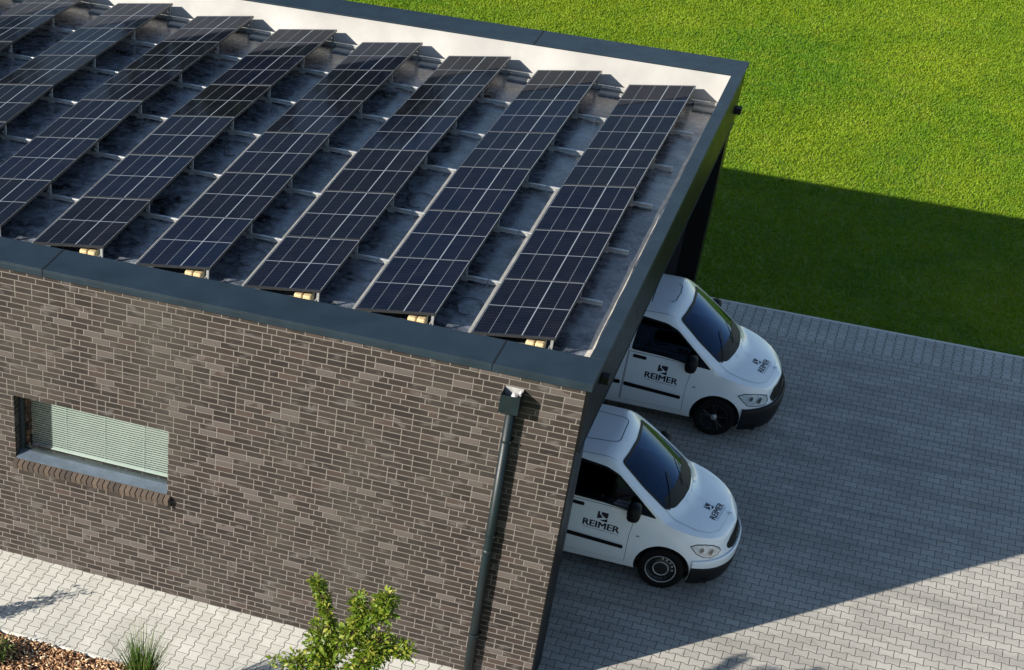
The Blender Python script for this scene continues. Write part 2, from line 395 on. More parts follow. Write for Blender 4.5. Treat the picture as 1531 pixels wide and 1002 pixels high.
# drive, border course along the lawn, strip by the brick wall
sheet([(-5.1, .5), (0.0, .5), (0.0, -1.74), (30, -1.74), (30, LY-1.0), (-5.1, LY-1.0)], 0.0, 'driveway', 'drive')
sheet([(.0, LY-1.0), (30, LY-1.0), (30, LY-.06), (.0, LY-.06)], 0.0, 'driveway_border', 'border')
sheet([(-20, -1.74), (0.0, -1.74), (0.0, 0.05), (-20, 0.05)], 0.0, 'footpath', 'strip')
MB().box((.0, LY-.058, -.2), (30, LY, .004)).build('kerb', 'kerb', bevel=.006)
tag(bpy.data.objects['kerb'], kind='structure')
kb = MB()
x = -19.0
while x < -.2:
    kb.box((x, -1.80, -.2), (x+.994, -1.743, .012)); x += 1.0
tag(kb.build('path_edging', 'kerb', bevel=.008), kind='structure')
sheet([(-20, -8), (0, -8), (0, -1.8), (-20, -1.8)], -.012, 'planting_bed', 'soil')

# ------------------------------------------------------------------ building
HT = 4.617
BL = -19.0                                     # left end of the building
YB = 11.37
bld = empty('garage_building', (0, 0, 0))
tag(bld, 'long flat-roofed brick garage with an open side where the white vans stand', 'garage')
def part(mb, name, m, parent=bld, **k): return mb.build(name, m, parent, **k)
# window opening in the front wall
WX0, WX1, WZ0, WZ1 = -7.715, -5.378, 1.685, 2.675
w = MB()
w.box((BL, 0, -.05), (WX0, .36, HT)).box((WX1, 0, -.05), (-.012, .36, HT)).box((WX0, 0, -.05), (WX1, .36, WZ0)).box((WX0, 0, WZ1), (WX1, .36, HT))
part(w, 'front_wall', 'brick')
# rear, left and inner walls
b = MB().box((BL, YB-.36, -.05), (-.03, YB-.02, HT)); part(b, 'rear_wall', 'brick')
b = MB().box((BL, .36, -.05), (BL+.3, YB-.36, HT)); part(b, 'end_wall', 'brick')
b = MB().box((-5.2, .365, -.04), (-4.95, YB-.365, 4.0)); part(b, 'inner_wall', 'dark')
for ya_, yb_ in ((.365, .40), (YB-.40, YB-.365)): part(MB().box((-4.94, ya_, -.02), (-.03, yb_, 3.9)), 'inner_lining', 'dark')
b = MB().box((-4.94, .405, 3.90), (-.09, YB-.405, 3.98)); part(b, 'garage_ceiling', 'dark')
# pillars at both ends of the open side
b = MB().box((-.30, .372, -.02), (.012, .63, 3.694)).box((-.010, .003, -.02), (.010, .37, HT-.01)); part(b, 'corner_pillar', 'fascia', bevel=.004)
b = MB().box((-.30, YB-.42, -.02), (.015, YB-.005, 3.694)); part(b, 'rear_pillar', 'fascia', bevel=.004)
# fascia
b = MB()
ys = [.003, 2.85, 5.70, 8.55, YB-.005]
for a, c in zip(ys[:-1], ys[1:]): b.box((-.02, a+.002, 3.70), (.035, c-.002, HT))
b.box((-.085, .01, 3.70), (-.025, YB-.01, 4.2))
part(b, 'fascia', 'fascia')
b = MB().box((-.088, .012, 3.685), (.044, YB-.012, 3.697)); part(b, 'fascia_drip_edge', 'coping')
# copings: segments with fine joints, mitred in looks by the corner seam
ZC = 4.676
b = MB()
sx = [BL-.05, -13.2, -7.18, -1.16, .062]
for a, c in zip(sx[:-1], sx[1:]):
    b.box((a+.004, -.052, 4.652), (c-(.004 if c < 0 else 0), .60, ZC))
    b.box((a+.004, -.052, 4.575), (c-(.004 if c < 0 else 0), -.046, 4.652))
part(b, 'front_coping', 'coping', bevel=.004)
b = MB()
sy = [.604, 4.2, 7.6, YB-.645]
for a, c in zip(sy[:-1], sy[1:]):
    b.box((-.118, a+.002, 4.652), (.062, c-.002, ZC-.002)); b.box((.056, a+.002, 4.575), (.062, c-.002, 4.652))
b.box((.056, -.04, 4.575), (.062, .60, 4.651))
part(b, 'side_coping', 'coping', bevel=.003)
b = MB()
sx = [BL-.05, -15.4, -9.38, -3.35, .062]
for a, c in zip(sx[:-1], sx[1:]):
    b.box((a+.004, YB-.64, 4.652), (c-(.004 if c < 0 else 0), YB+.05, ZC)); b.box((a+.004, YB+.045, 4.575), (c-(.004 if c < 0 else 0), YB+.05, 4.652))
part(b, 'rear_coping', 'coping', bevel=.004)
b = MB()
for (a, c) in [((-7.19, -.054, ZC), (-7.17, .602, ZC+.004)), ((-1.17, -.054, ZC), (-1.15, .602, ZC+.004)), ((-13.21, -.054, ZC), (-13.19, .602, ZC+.004)),
               ((-3.36, YB-.642, ZC), (-3.34, YB+.052, ZC+.004)), ((-9.39, YB-.642, ZC), (-9.37, YB+.052, ZC+.004))]: part(MB().box(a, c), 'coping_seam', 'black')
# parapet bodies
b = MB().box((BL, .362, 4.05), (-.095, .585, 4.65)); part(b, 'front_parapet', 'beige')
b = MB().box((-.108, .59, 4.0), (-.086, YB-.61, 4.65)); part(b, 'side_parapet', 'beige')
b = MB()
n = 60
for i in range(n):       # white membrane turned up at the rear, slightly uneven
    x0 = BL + (-.112-BL)*i/n; x1 = BL + (-.112-BL)*(i+1)/n
    o0 = .010*math.sin(i*1.7)+.008*math.sin(i*.61); o1 = .010*math.sin((i+1)*1.7)+.008*math.sin((i+1)*.61)
    b.add([(x0, YB-.72+o0, 4.175), (x1, YB-.72+o1, 4.175), (x1, YB-.655, 4.42), (x0, YB-.655, 4.42), (x1, YB-.648, 4.655), (x0, YB-.648, 4.655)], [(0, 1, 2, 3), (3, 2, 4, 5)])
part(b, 'rear_upstand', 'white_membrane', smooth=True)
b = MB().box((BL, YB-.60, 4.0), (-.115, YB-.37, 4.65)); part(b, 'rear_parapet', 'beige')
# roof deck: level near half, falling to the rear beyond the break
def zr(y): return 4.42 - .0458*max(0, y-5.72)
ry = [.58, 5.72, YB-.645]
b = MB().add([(BL, ry[0], zr(ry[0])), (-.10, ry[0], zr(ry[0])), (-.10, ry[1], zr(ry[1])), (BL, ry[1], zr(ry[1])), (-.10, ry[2], zr(ry[2])), (BL, ry[2], zr(ry[2]))], [(0, 1, 2, 3), (3, 2, 4, 5)])
b.box((BL, .40, 3.99), (-.12, YB-.4, 4.10))
part(b, 'roof', 'roof')
# pale welded strip along the open side
b = MB()
pts = [(.66, zr(.66)), (2.2, zr(2.2)), (4.2, 4.42), (5.72, 4.42), (8.9, zr(8.9))]
for i in range(24):
    y0 = .66 + i*(9.1-.66)/24; y1 = .66+(i+1)*(9.1-.66)/24
    j = lambda k: .010*math.sin(k*2.3)+.006*math.sin(k*5.1)
    wd = lambda yy: .075-.0035*yy
    b.add([(-.225-j(i)*.6-wd(y0)/2, y0, zr(y0)+.005), (-.225-j(i)*.6+wd(y0)/2, y0, zr(y0)+.008), (-.225-j(i+1)*.6+wd(y1)/2, y1, zr(y1)+.008), (-.225-j(i+1)*.6-wd(y1)/2, y1, zr(y1)+.005)], [(0, 1, 2, 3)])
b.add([(-.36, .67, zr(.6)+.012), (-.19, .66, zr(.6)+.012), (-.19, .75, zr(.6)+.03), (-.30, .79, zr(.6)+.014)], [(0, 1, 2, 3)])
part(b, 'membrane_strip', 'strip_beige')
# sloping fillet along the front parapet between the rows
b = MB()
b.add([(BL, .59, 4.50), (-.13, .59, 4.50), (-.13, .70, 4.425), (BL, .70, 4.425)], [(0, 1, 2, 3)])
part(b, 'front_upstand', 'beige')
# window
win = empty('window'); win.parent = bld
FY = .145
b = MB()
b.box((WX0+.002, FY, WZ0+.002), (WX0+.05, FY+.07, WZ1-.002)).box((WX1-.06, FY, WZ0+.002), (WX1-.002, FY+.07, WZ1-.002))
b.box((WX0+.051, FY, WZ1-.055), (WX1-.061, FY+.07, WZ1-.002)).box((WX0+.051, FY, WZ0+.002), (WX1-.061, FY+.07, WZ0+.075))
fr = part(b, 'window_frame', 'frame', win, bevel=.004)
b = MB().add([(WX0+.05, FY+.03, WZ0+.07), (WX1-.06, FY+.03, WZ0+.07), (WX1-.06, FY+.03, WZ1-.05), (WX0+.05, FY+.03, WZ1-.05)], [(0, 1, 2, 3)]); part(b, 'pane', 'winglass', win)
b = MB()
b.add([(WX0+.01, -.006, WZ0+.012), (WX1-.004, -.006, WZ0+.012), (WX1-.004, FY-.002, WZ0+.062), (WX0+.01, FY-.002, WZ0+.062),
       (WX0+.01, -.006, WZ0-.004), (WX1-.004, -.006, WZ0-.004)], [(0, 1, 2, 3), (4, 5, 1, 0)])
part(b, 'window_sill', 'sillm', win)
b = MB()
z = WZ0+.03; nsl = 26; BY = .40
hgt = (WZ1-.03-z)/nsl
for i in range(nsl):
    z0 = z+i*hgt
    b.add([(WX0+.07, BY+.006, z0), (WX1-.075, BY+.006, z0), (WX1-.075, BY-.008, z0+hgt*.96), (WX0+.07, BY-.008, z0+hgt*.96)], [(0, 1, 2, 3)])
b.box((WX0+.07, BY-.018, z-.022), (WX1-.075, BY+.008, z-.002))
for xx in (-7.1, -6.5, -5.9): b.box((xx-.0015, BY-.016, z), (xx+.0015, BY-.013, WZ1-.03))
part(b, 'blind', 'blind', win)
b = MB().box((WX0+.001, .361, WZ0-.1), (WX0+.06, 1.0, WZ1+.1)).box((WX1-.06, .361, WZ0-.1), (WX1-.001, 1.0, WZ1+.1)).box((WX0, 1.0, WZ0-.1), (WX1, 1.03, WZ1+.1)).box((WX0, .361, WZ0-.14), (WX1, 1.03, WZ0-.1))
part(b, 'window_niche', 'dark', win)
b = MB().box((-6.62, FY-.006, WZ0+.055), (-6.56, FY, WZ0+.062)); part(b, 'window_catch', 'black', win)
# brick-on-edge sill course
b = MB(); bm_ = MB()
x = WX0-.02
k = 0
while x < WX1+.02:
    mt = Matrix.Translation((x, .01, WZ0-.008)) @ Matrix.Rotation(R(17), 4, 'X')
    b.box((.006, -.118-.004*random.random(), -.108), (.0765, .0, -.002), mt); x += .0833; k += 1
part(b, 'sill_course', 'soldier', bevel=.003)
bm_.box((WX0-.013, -.072, WZ0-.128), (x, .0-.002, WZ0-.05)); part(bm_, 'sill_mortar', 'mortar')
b = MB().tube([(WX1+.045, -.002, 1.60), (WX1+.045, -.055, 1.60), (WX1+.048, -.06, 1.52)], .020, 10); part(b, 'overflow_spout', 'black', smooth=True)

# ------------------------------------------------------------------ downpipe
dp = empty('downpipe', (-.845, -.09, 0))
tag(dp, 'dark teal rain pipe with an open box head on the brick wall', 'downpipe')
def L(mb, name, m, parent, **k):          # build in world coordinates, parent keeps its place
    o = mb.build(name, m, None, **k); o.parent = parent; o.matrix_parent_inverse = Matrix.Translation(-Vector(parent.location)); return o
b = MB(); x0, x1, y0, y1, z0, z1 = -.975, -.735, -.225, -.004, 4.155, 4.395; tk = .008
b.box((x0, y0, z0), (x0+tk, y1, z1)).box((x1-tk, y0, z0), (x1, y1, z1)).box((x0+tk, y0, z0), (x1-tk, y0+tk, z1)).box((x0+tk, y0+tk, z0), (x1-tk, y1, z0+tk))
L(b, 'box_head', 'pipe', dp)
b = MB().box((x0+tk, y1-.008, z0+tk), (x1-tk, y1, z1+.012)); L(b, 'back_plate', 'alu_dull', dp)
b = MB().tube([(-.845, -.008, 4.30), (-.845, -.10, 4.29), (-.845, -.125, 4.26)], .045, 16).tube([(-.775, -.008, 4.355), (-.775, -.03, 4.355)], .016, 10); L(b, 'outlet', 'whitep', dp, smooth=True)
b = MB().tube([(-.845, -.085, 4.155), (-.845, -.085, -.02)], .0600, 24); L(b, 'pipe', 'pipe', dp, smooth=True)
for za_, zb_ in ((4.153, 4.10), (2.1, 2.03)): L(MB().tube([(-.845, -.085, za_), (-.845, -.085, zb_)], .0652, 24), 'sleeve', 'pipe', dp, smooth=True)
for z in (3.70, 2.3, .70):
    b = MB().tube([(-.845, -.085, z), (-.845, -.085, z+.03)], .0645, 24).box((-.80, -.05, z+.004), (-.765, -.0, z+.026)).tube([(-.845, -.085+.0, z+.015), (-.775, -.12, z+.015)], .007, 8)
    L(b, 'bracket', 'pipe', dp)

# small lamps on the fascia
for (yy, zz, lab) in [(.80, 4.33, 'small black box lamp on the fascia near the brick corner'), (11.05, 4.02, 'small black box lamp on the fascia at the far lawn corner')]:
    t = empty('wall_lamp', (.036, yy, zz)); tag(t, lab, 'wall lamp', 'box lamps on the fascia')
    MB().box((0, -.07, -.05), (.10, .07, .05)).build('housing', 'black', t, bevel=.008)
    MB().box((.01, -.05, -.056), (.09, .05, -.051)).build('lens', 'alu_dull', t)

# ------------------------------------------------------------------ solar rows
YR, PP, XH, ZH, XL, ZL, QR = .858, 1.6198, -.6127, 4.6965, -1.664, 4.550, 1.527
TH = .035
NROW = 9
def panel_mesh():
    Wd = math.hypot(XH-XL, ZH-ZL); Ln = PP-.012
    f = MB(); e = .006
    f.box((0, 0, -TH), (e, Ln, 0)).box((Wd-e, 0, -TH), (Wd, Ln, 0)).box((e, 0, -TH), (Wd-e, e*1.2, 0)).box((e, Ln-e*1.2, -TH), (Wd-e, Ln, 0))
    g = MB(); g.add([(e, e, -.004), (Wd-e, e, -.004), (Wd-e, Ln-e, -.004), (e, Ln-e, -.004)], [(0, 1, 2, 3)])
    bk = MB(); bk.box((e, e, -.010), (Wd-e, Ln-e, -.006)); bk.box((Wd*.4, Ln*.5-.06, -.03), (Wd*.4+.12, Ln*.5+.06, -.0102))
    return f, g, bk
f, g, bk = panel_mesh()
pnl = empty('solar_panel')
fo = f.build('panel_frame', 'pframe', pnl); go = g.build('cell_glass', 'cells', pnl); bo = bk.build('back_sheet', 'black', pnl)
uvl = go.data.uv_layers.new(name='UVMap')
for li, uvc in enumerate([(0, 0), (1, 0), (1, 1), (0, 1)]): uvl.data[li].uv = uvc
ordn = ['first', 'second', 'third', 'fourth', 'fifth', 'sixth', 'seventh', 'eighth', 'ninth', 'tenth']
tilt = math.atan2(ZH-ZL, XH-XL)
visible_from = {5: 1, 6: 2, 7: 3, 8: 4}     # panels cut off by the left edge of the photo still exist as part of their row
first = True
for k in range(NROW):
    for i in range(6):
        if first: p = pnl; first = False
        else: p = copy_tree(pnl)
        y0 = YR + PP*i; y1 = y0+PP
        dz0 = zr(y0)-4.42; dz1 = zr(y1)-4.42
        sl = math.atan2(dz1-dz0, PP)
        jit = Matrix.Rotation(R(random.uniform(-.25, .25)), 4, 'Y') @ Matrix.Rotation(R(random.uniform(-.2, .2)), 4, 'X')
        p.matrix_world = Matrix.Translation((XL-QR*k, y0+.009, ZL+dz0)) @ Matrix.Rotation(sl, 4, 'X') @ Matrix.Rotation(-tilt, 4, 'Y') @ jit
        pos = ['nearest the brick wall', 'second from the brick wall', 'third from the brick wall', 'third from the lawn side', 'second from the lawn side', 'at the lawn end'][i]
        rw = 'the row beside the vans' if k == 0 else f'the {ordn[k]} row from the vans'
        tag(p, f'solar panel {pos} in {rw}', 'solar panel', 'solar panels on the flat roof')
for k in range(NROW):
    rk = empty('mounting_frame', (XH-QR*k, YR, 4.42))
    rw = 'the panel row beside the vans' if k == 0 else f'the {ordn[k]} panel row from the vans'
    tag(rk, f'silver rails and posts under {rw}', 'mounting frame', 'mounting frames under the panel rows')
    xh, xl = XH-QR*k, XL-QR*k
    for i in range(7):
        y = YR + PP*i + (.035 if i == 0 else (-.05 if i == 6 else 0)); z = zr(y)
        b = MB(); xe = xh+.27+random.uniform(-.015, .015)
        b.box((xl-.20, y-.018, z+.030), (xe, y+.018, z+.070)); b.box((xl-.20, y-.026, z+.018), (xe, y+.026, z+.029))
        L(b, 'rail', 'alu', rk, bevel=.003)
        b = MB().box((xh-.055, y-.014, z+.076), (xh-.022, y+.014, ZH-TH-.004+z-4.42)).box((xh-.085, y-.05, z+.005), (xh+.0, y+.05, z+.018))
        b.box((xh-.07, y-.03, z+.10), (xh-.056, y+.03, z+.13))
        L(b, 'post', 'alu', rk)
        b = MB().box((xl+.03, y-.02, z+.076), (xl+.07, y+.02, ZL-TH-.004+z-4.42)); L(b, 'post', 'alu', rk)
    b = MB()
    for i in range(6):
        ya, yb = YR+PP*i+.03, YR+PP*(i+1)-.03
        if i >= 3: continue
        za, zb = zr(ya), zr(yb)
        b.box((xl-.070, ya, za+.03), (xl-.022, yb, za+.065))
    L(b, 'edge_rail', 'beige', rk, bevel=.004)
    if k <= 5:
        for (dx_, dd) in ((-.305, 'left'), (-.185, 'right')):
            t = empty('ballast_block', (xh+dx_, YR+.10, 4.42))
            tag(t, f'{dd}-hand tan block under the near end of {rw}', 'ballast block', 'tan ballast blocks by the front coping')
            b = MB().box((-.056, -.09, .0), (.056, .09, .155)); b.build('block', 'tan', t, bevel=.02)
    # concrete slabs weighing down the far end
    for (yy, hh, dd, lg) in ((10.27, .035, 'nearer', .42), (10.53, .05, 'farther', .47)):
        t = empty('concrete_slab', (xh+.27, yy, zr(yy)+.004), R(random.uniform(-2, 2)))
        tag(t, f'{dd} grey slab at the lawn end of {rw}', 'concrete slab', 'concrete slabs at the far end of the rows')
        MB().box((-lg/2, -.07, 0), (lg/2, .07, hh)).build('slab', 'concrete', t, bevel=.006)

# cable loops lying on the roof
for (cx, cy, rr, lab) in [(-1.93, 1.75, .16, 'loop of black cable lying on the roof beside the rightmost panel row'), (-3.45, 4.6, .17, 'loop of black cable lying on the roof between the second and third panel rows'),
                     (-5.0, 1.9, .17, 'loop of black cable on the roof between the third and fourth panel rows'), (-6.5, 5.2, .18, 'loop of black cable on the roof between the fourth and fifth panel rows')]:
    pts = [(cx+rr*math.cos(a)*(1+.2*math.sin(3*a)), cy+rr*1.5*math.sin(a), zr(cy)+.008+.01*abs(math.sin(a*2))) for a in np.linspace(0, 5.2, 28)]
    b = MB().tube(pts, .005, 6); o = b.build('cable', 'black', smooth=True); tag(o, lab, 'cable', 'cables on the roof')
b = MB().lathe([(.02, 0), (.05, 0), (.05, .14), (.038, .14), (.038, .02), (.02, .02)], (-.72, 10.62, 4.20), 'z', 20)
tag(b.build('roof_vent', 'black', smooth=True), 'short black vent pipe at the white rear upstand behind the rightmost row', 'vent pipe')

# ------------------------------------------------------------------ vans
def interp(x, xs, ys): return float(np.interp(x, xs, ys))
def smin(a, b, k=.04):
    h = max(0, min(1, .5+.5*(b-a)/k)); return b*(1-h)+a*h-k*h*(1-h)
def smax(a, b, k=.04): return -smin(-a, -b, k)
LEN = 4.75
def planf(d):
    q = min(max(d, 0)/.95, 1); n = 2.5
    v = (1-(1-q)**n)**(1/n)
    if d > LEN-.25: v *= 1-.05*((d-(LEN-.25))/.25)**2
    return v
def wz(z): return interp(z, [.18, .28, .42, .55, .72, .9, 1.05, 1.2], [.86, .905, .935, .948, .953, .948, .936, .918])
def off(z): return interp(z, [.18, .3, .45, .56, .64, .8, .95, 1.05], [.05, .02, .0, .0, .035, .085, .17, .22])
def hood_c(d): return interp(d, [0, .05, .12, .25, .42, .62, .82, 1.0, 1.3], [.86, .90, .94, .985, 1.035, 1.085, 1.13, 1.17, 1.22])
def hoodz(d, yn): return hood_c(d) - .055*min(1, abs(yn))**2.2 - .02*abs(yn)
def sh(d): return min(1.2, hoodz(d, 1)) if d < 1.25 else 1.2
def wsz(x, y):           # windscreen surface, x distance from nose
    q = x - .80 - .20*(abs(y)/.8)**2
    return 1.155 + .76*q - .06*q*q
CAB = [(0, .918, 1.2), (.12, .905, 1.32), (.28, .87, 1.50), (.42, .835, 1.66), (.50, .805, 1.745), (.56, .765, 1.80), (.63, .70, 1.843), (.74, .52, 1.875), (.86, .28, 1.893), (1, 0, 1.90)]
def cab(t):
    ts = [c[0] for c in CAB]; return interp(t, ts, [c[1] for c in CAB]), interp(t, ts, [c[2] for c in CAB])
def side_pt(d, z, sgn=-1):
    w_ = wz(z)*planf(d); o = off(z)*max(0, 1-d/.9)
    if z < .3: pass
    return Vector((-(d+o), sgn*w_, z))
NS = 13
def van_body_mesh():
    ds = [0, .004, .012, .025, .045, .07, .10, .135, .175, .22, .27, .32, .38, .44, .50, .56, .62, .68, .74, .80, .86, .92, .98, 1.04, 1.10, 1.16, 1.22, 1.28, 1.34, 1.40, 1.46, 1.52, 1.58, 1.64, 1.70, 1.76, 1.82, 1.88, 1.95, 2.05, 2.2, 2.4, 2.7, 3.0, 3.3, 3.6, 3.9, 4.2, 4.4, 4.5, 4.58, 4.65, 4.70, 4.735, 4.75]
    ts = [0, .04, .08, .12, .16, .20, .24, .28, .32, .36, .40, .43, .46, .49, .52, .55, .58, .61, .64, .68, .72, .76, .80, .84, .88, .92, .96, 1.0]
    rows = []
    for d in ds:
        row = []; zt = sh(d); zb = .20 if d < .6 else .24
        for i in range(NS+1):
            z = zb + (zt-zb)*i/NS
            row.append(side_pt(d, z))
        o = off(min(zt, 1.05))*max(0, 1-d/.9); pf = planf(d); x = d+o
        for t in ts[1:]:
            y, z = cab(t)
            yy = y*pf if pf < 1 else y
            rz = z - (.0 if d < 4.2 else .10*((d-4.2)/.55)**2*(z-1.1))
            hz = hoodz(d, yy/max(wz(zt)*pf, .02))
            cap = smax(hz, wsz(x, yy), .03)
            zz = smin(rz, cap, .05) if cap < rz+.3 else rz
            zz = max(zz, zt-.01) if d < 1.3 else zz
            row.append(Vector((-x, -yy, zz)))
        rows.append(row)
    nv = len(rows[0]); V = []; F = []
    full = []
    for row in rows:
        r = row + [Vector((p.x, -p.y, p.z)) for p in row[-2::-1]]
        full.append(r)
    n = len(full[0])
    for r in full: V += r
    for i in range(len(full)-1):
        for j in range(n-1):
            F.append((i*n+j, i*n+j+1, (i+1)*n+j+1, (i+1)*n+j))
        F.append((i*n+n-1, i*n, (i+1)*n, (i+1)*n+n-1))       # floor
    last = (len(full)-1)*n
    F.append(tuple(last+j for j in range(n))[::-1])
    me = bpy.data.meshes.new('body'); me.from_pydata([tuple(v) for v in V], [], F)
    bm = bmesh.new(); bm.from_mesh(me)
    bmesh.ops.remove_doubles(bm, verts=bm.verts, dist=.0005)
    bmesh.ops.dissolve_degenerate(bm, dist=.0003, edges=bm.edges)
    bmesh.ops.recalc_face_normals(bm, faces=bm.faces)
    bm.to_mesh(me); 
    bvh = BVHTree.FromBMesh(bm); bm.free(); me.validate()
    return me, bvh
body_me, BV = van_body_mesh()
# make sure normals point out
if body_me.polygons[len(body_me.polygons)//2].normal.length == 0: pass

def poly_round(p, r=.04, n=4):
    out = []; N = len(p)
    for i in range(N):
        a, b, c = Vector(p[i-1]), Vector(p[i]), Vector(p[(i+1) % N])
        ra = min(r, (a-b).length*.45, (c-b).length*.45)
        s_, e_ = b+(a-b).normalized()*ra, b+(c-b).normalized()*ra
        for k in range(n+1):
            t = k/n; out.append(tuple(s_*(1-t)**2 + b*2*t*(1-t) + e_*t**2))
    return out
def area(p): return .5*sum(p[i][0]*p[(i+1) % len(p)][1]-p[(i+1) % len(p)][0]*p[i][1] for i in range(len(p)))
def inset(p, d):
    p = list(p); 
    if area(p) < 0: p = p[::-1]
    N = len(p); out = []
    for i in range(N):
        a, b, c = Vector(p[i-1]), Vector(p[i]), Vector(p[(i+1) % N])
        e1 = (b-a).normalized(); e2 = (c-b).normalized()
        n1 = Vector((-e1.y, e1.x)); n2 = Vector((-e2.y, e2.x)); m_ = (n1+n2)
        m_ = m_/max(m_.length_squared*.5, .3) if m_.length > 1e-6 else n1
        out.append(tuple(b+m_*d))
    return out
def inside(p, x, y):
    c = False; N = len(p)
    for i in range(N):
        x1, y1 = p[i]; x2, y2 = p[(i+1) % N]
        if (y1 > y) != (y2 > y) and x < (x2-x1)*(y-y1)/(y2-y1)+x1: c = not c
    return c
def proj_pt(mode, a, b, o):
    if mode == 'side-': org, dr = Vector((a, -3, b)), Vector((0, 1, 0))
    elif mode == 'side+': org, dr = Vector((a, 3, b)), Vector((0, -1, 0))
    elif mode == 'top': org, dr = Vector((a, b, 4)), Vector((0, 0, -1))
    elif mode == 'front': org, dr = Vector((2, a, b)), Vector((-1, 0, 0))
    elif mode == 'nose-': org, dr = Vector((0, 0, b))+Vector((-.5+2*math.cos(a), 2*math.sin(a), 0)), Vector((-math.cos(a), -math.sin(a), 0))
    h, nrm, i, dist = BV.ray_cast(org, dr)
    if h is None: return None
    if nrm.dot(dr) > 0: nrm = -nrm
    return h + nrm*o
def skin(poly, mode, o, hole=None, step=.05, thick=0.0):
    """fill a 2-D polygon (optionally with a hole) and lay it on the van body"""
    bm = bmesh.new()
    def loop(pl):
        pp = []
        N = len(pl)
        for i in range(N):
            a, b = Vector(pl[i]), Vector(pl[(i+1) % N]); k = max(1, int((b-a).length/step))
            for j in range(k): pp.append(a+(b-a)*j/k)
        vs = [bm.verts.new((q.x, q.y, 0)) for q in pp]
        return [bm.edges.new((vs[i], vs[(i+1) % len(vs)])) for i in range(len(vs))]
    es = loop(poly)
    if hole: es += loop(hole)
    bmesh.ops.triangle_fill(bm, use_beauty=True, edges=es)
    # cut with a grid so the skin follows the curvature
    xs = [v.co.x for v in bm.verts]; ys = [v.co.y for v in bm.verts]
    g = 1.2*step
    x = math.ceil(min(xs)/g)*g
    while x < max(xs):
        bmesh.ops.bisect_plane(bm, geom=bm.verts[:]+bm.edges[:]+bm.faces[:], plane_co=(x, 0, 0), plane_no=(1, 0, 0)); x += g
    y = math.ceil(min(ys)/g)*g
    while y < max(ys):
        bmesh.ops.bisect_plane(bm, geom=bm.verts[:]+bm.edges[:]+bm.faces[:], plane_co=(0, y, 0), plane_no=(0, 1, 0)); y += g
    dead = []
    for v in bm.verts:
        p = proj_pt(mode, v.co.x, v.co.y, o)
        if p is None: dead.append(v)
        else: v.co = p
    if dead: bmesh.ops.delete(bm, geom=dead, context='VERTS')
    bmesh.ops.triangulate(bm, faces=bm.faces[:])
    bm.normal_update()
    out = {'side-': Vector((0, -1, 0)), 'side+': Vector((0, 1, 0)), 'top': Vector((0, 0, 1)), 'front': Vector((1, 0, 0)), 'nose-': Vector((1, -.6, 0))}[mode]
    s = sum((f.normal.dot(out) for f in bm.faces))
    if s < 0: bmesh.ops.reverse_faces(bm, faces=bm.faces[:])
    me = bpy.data.meshes.new('skin'); bm.to_mesh(me); bm.free()
    return me
def skin_obj(name, m, parent, poly, mode, o, hole=None, step=.05, smooth=True):
    me = skin(poly, mode, o, hole, step); me.name = name
    me.materials.append(M[m]); 
    if smooth: me.polygons.foreach_set('use_smooth', [True]*len(me.polygons))
    ob = bpy.data.objects.new(name, me); COL.objects.link(ob); ob.parent = parent
    return ob
def ribbon(line, wd):
    """closed polygon around a polyline"""
    a = []; b = []
    P_ = [Vector(p) for p in line]
    for i, p in enumerate(P_):
        d = (P_[min(i+1, len(P_)-1)]-P_[max(i-1, 0)]).normalized(); n_ = Vector((-d.y, d.x))*wd/2
        a.append(tuple(p+n_)); b.append(tuple(p-n_))
    return a+b[::-1]

# window outlines (van coordinates: x forward from the nose = 0, negative backwards)
side_win = poly_round([(-1.10, 1.135), (-1.42, 1.40), (-1.76, 1.665), (-1.95, 1.735), (-2.38, 1.775), (-2.42, 1.235), (-1.9, 1.215)], .05)
ws = poly_round([(-1.02, -.745), (-1.02+.10, -.55), (-.86, -.28), (-.835, 0), (-.86, .28), (-.92, .55), (-1.02, .745), (-1.40, .735), (-1.79, .655), (-1.745, .4), (-1.715, 0), (-1.745, -.4), (-1.79, -.655), (-1.40, -.735)], .07)

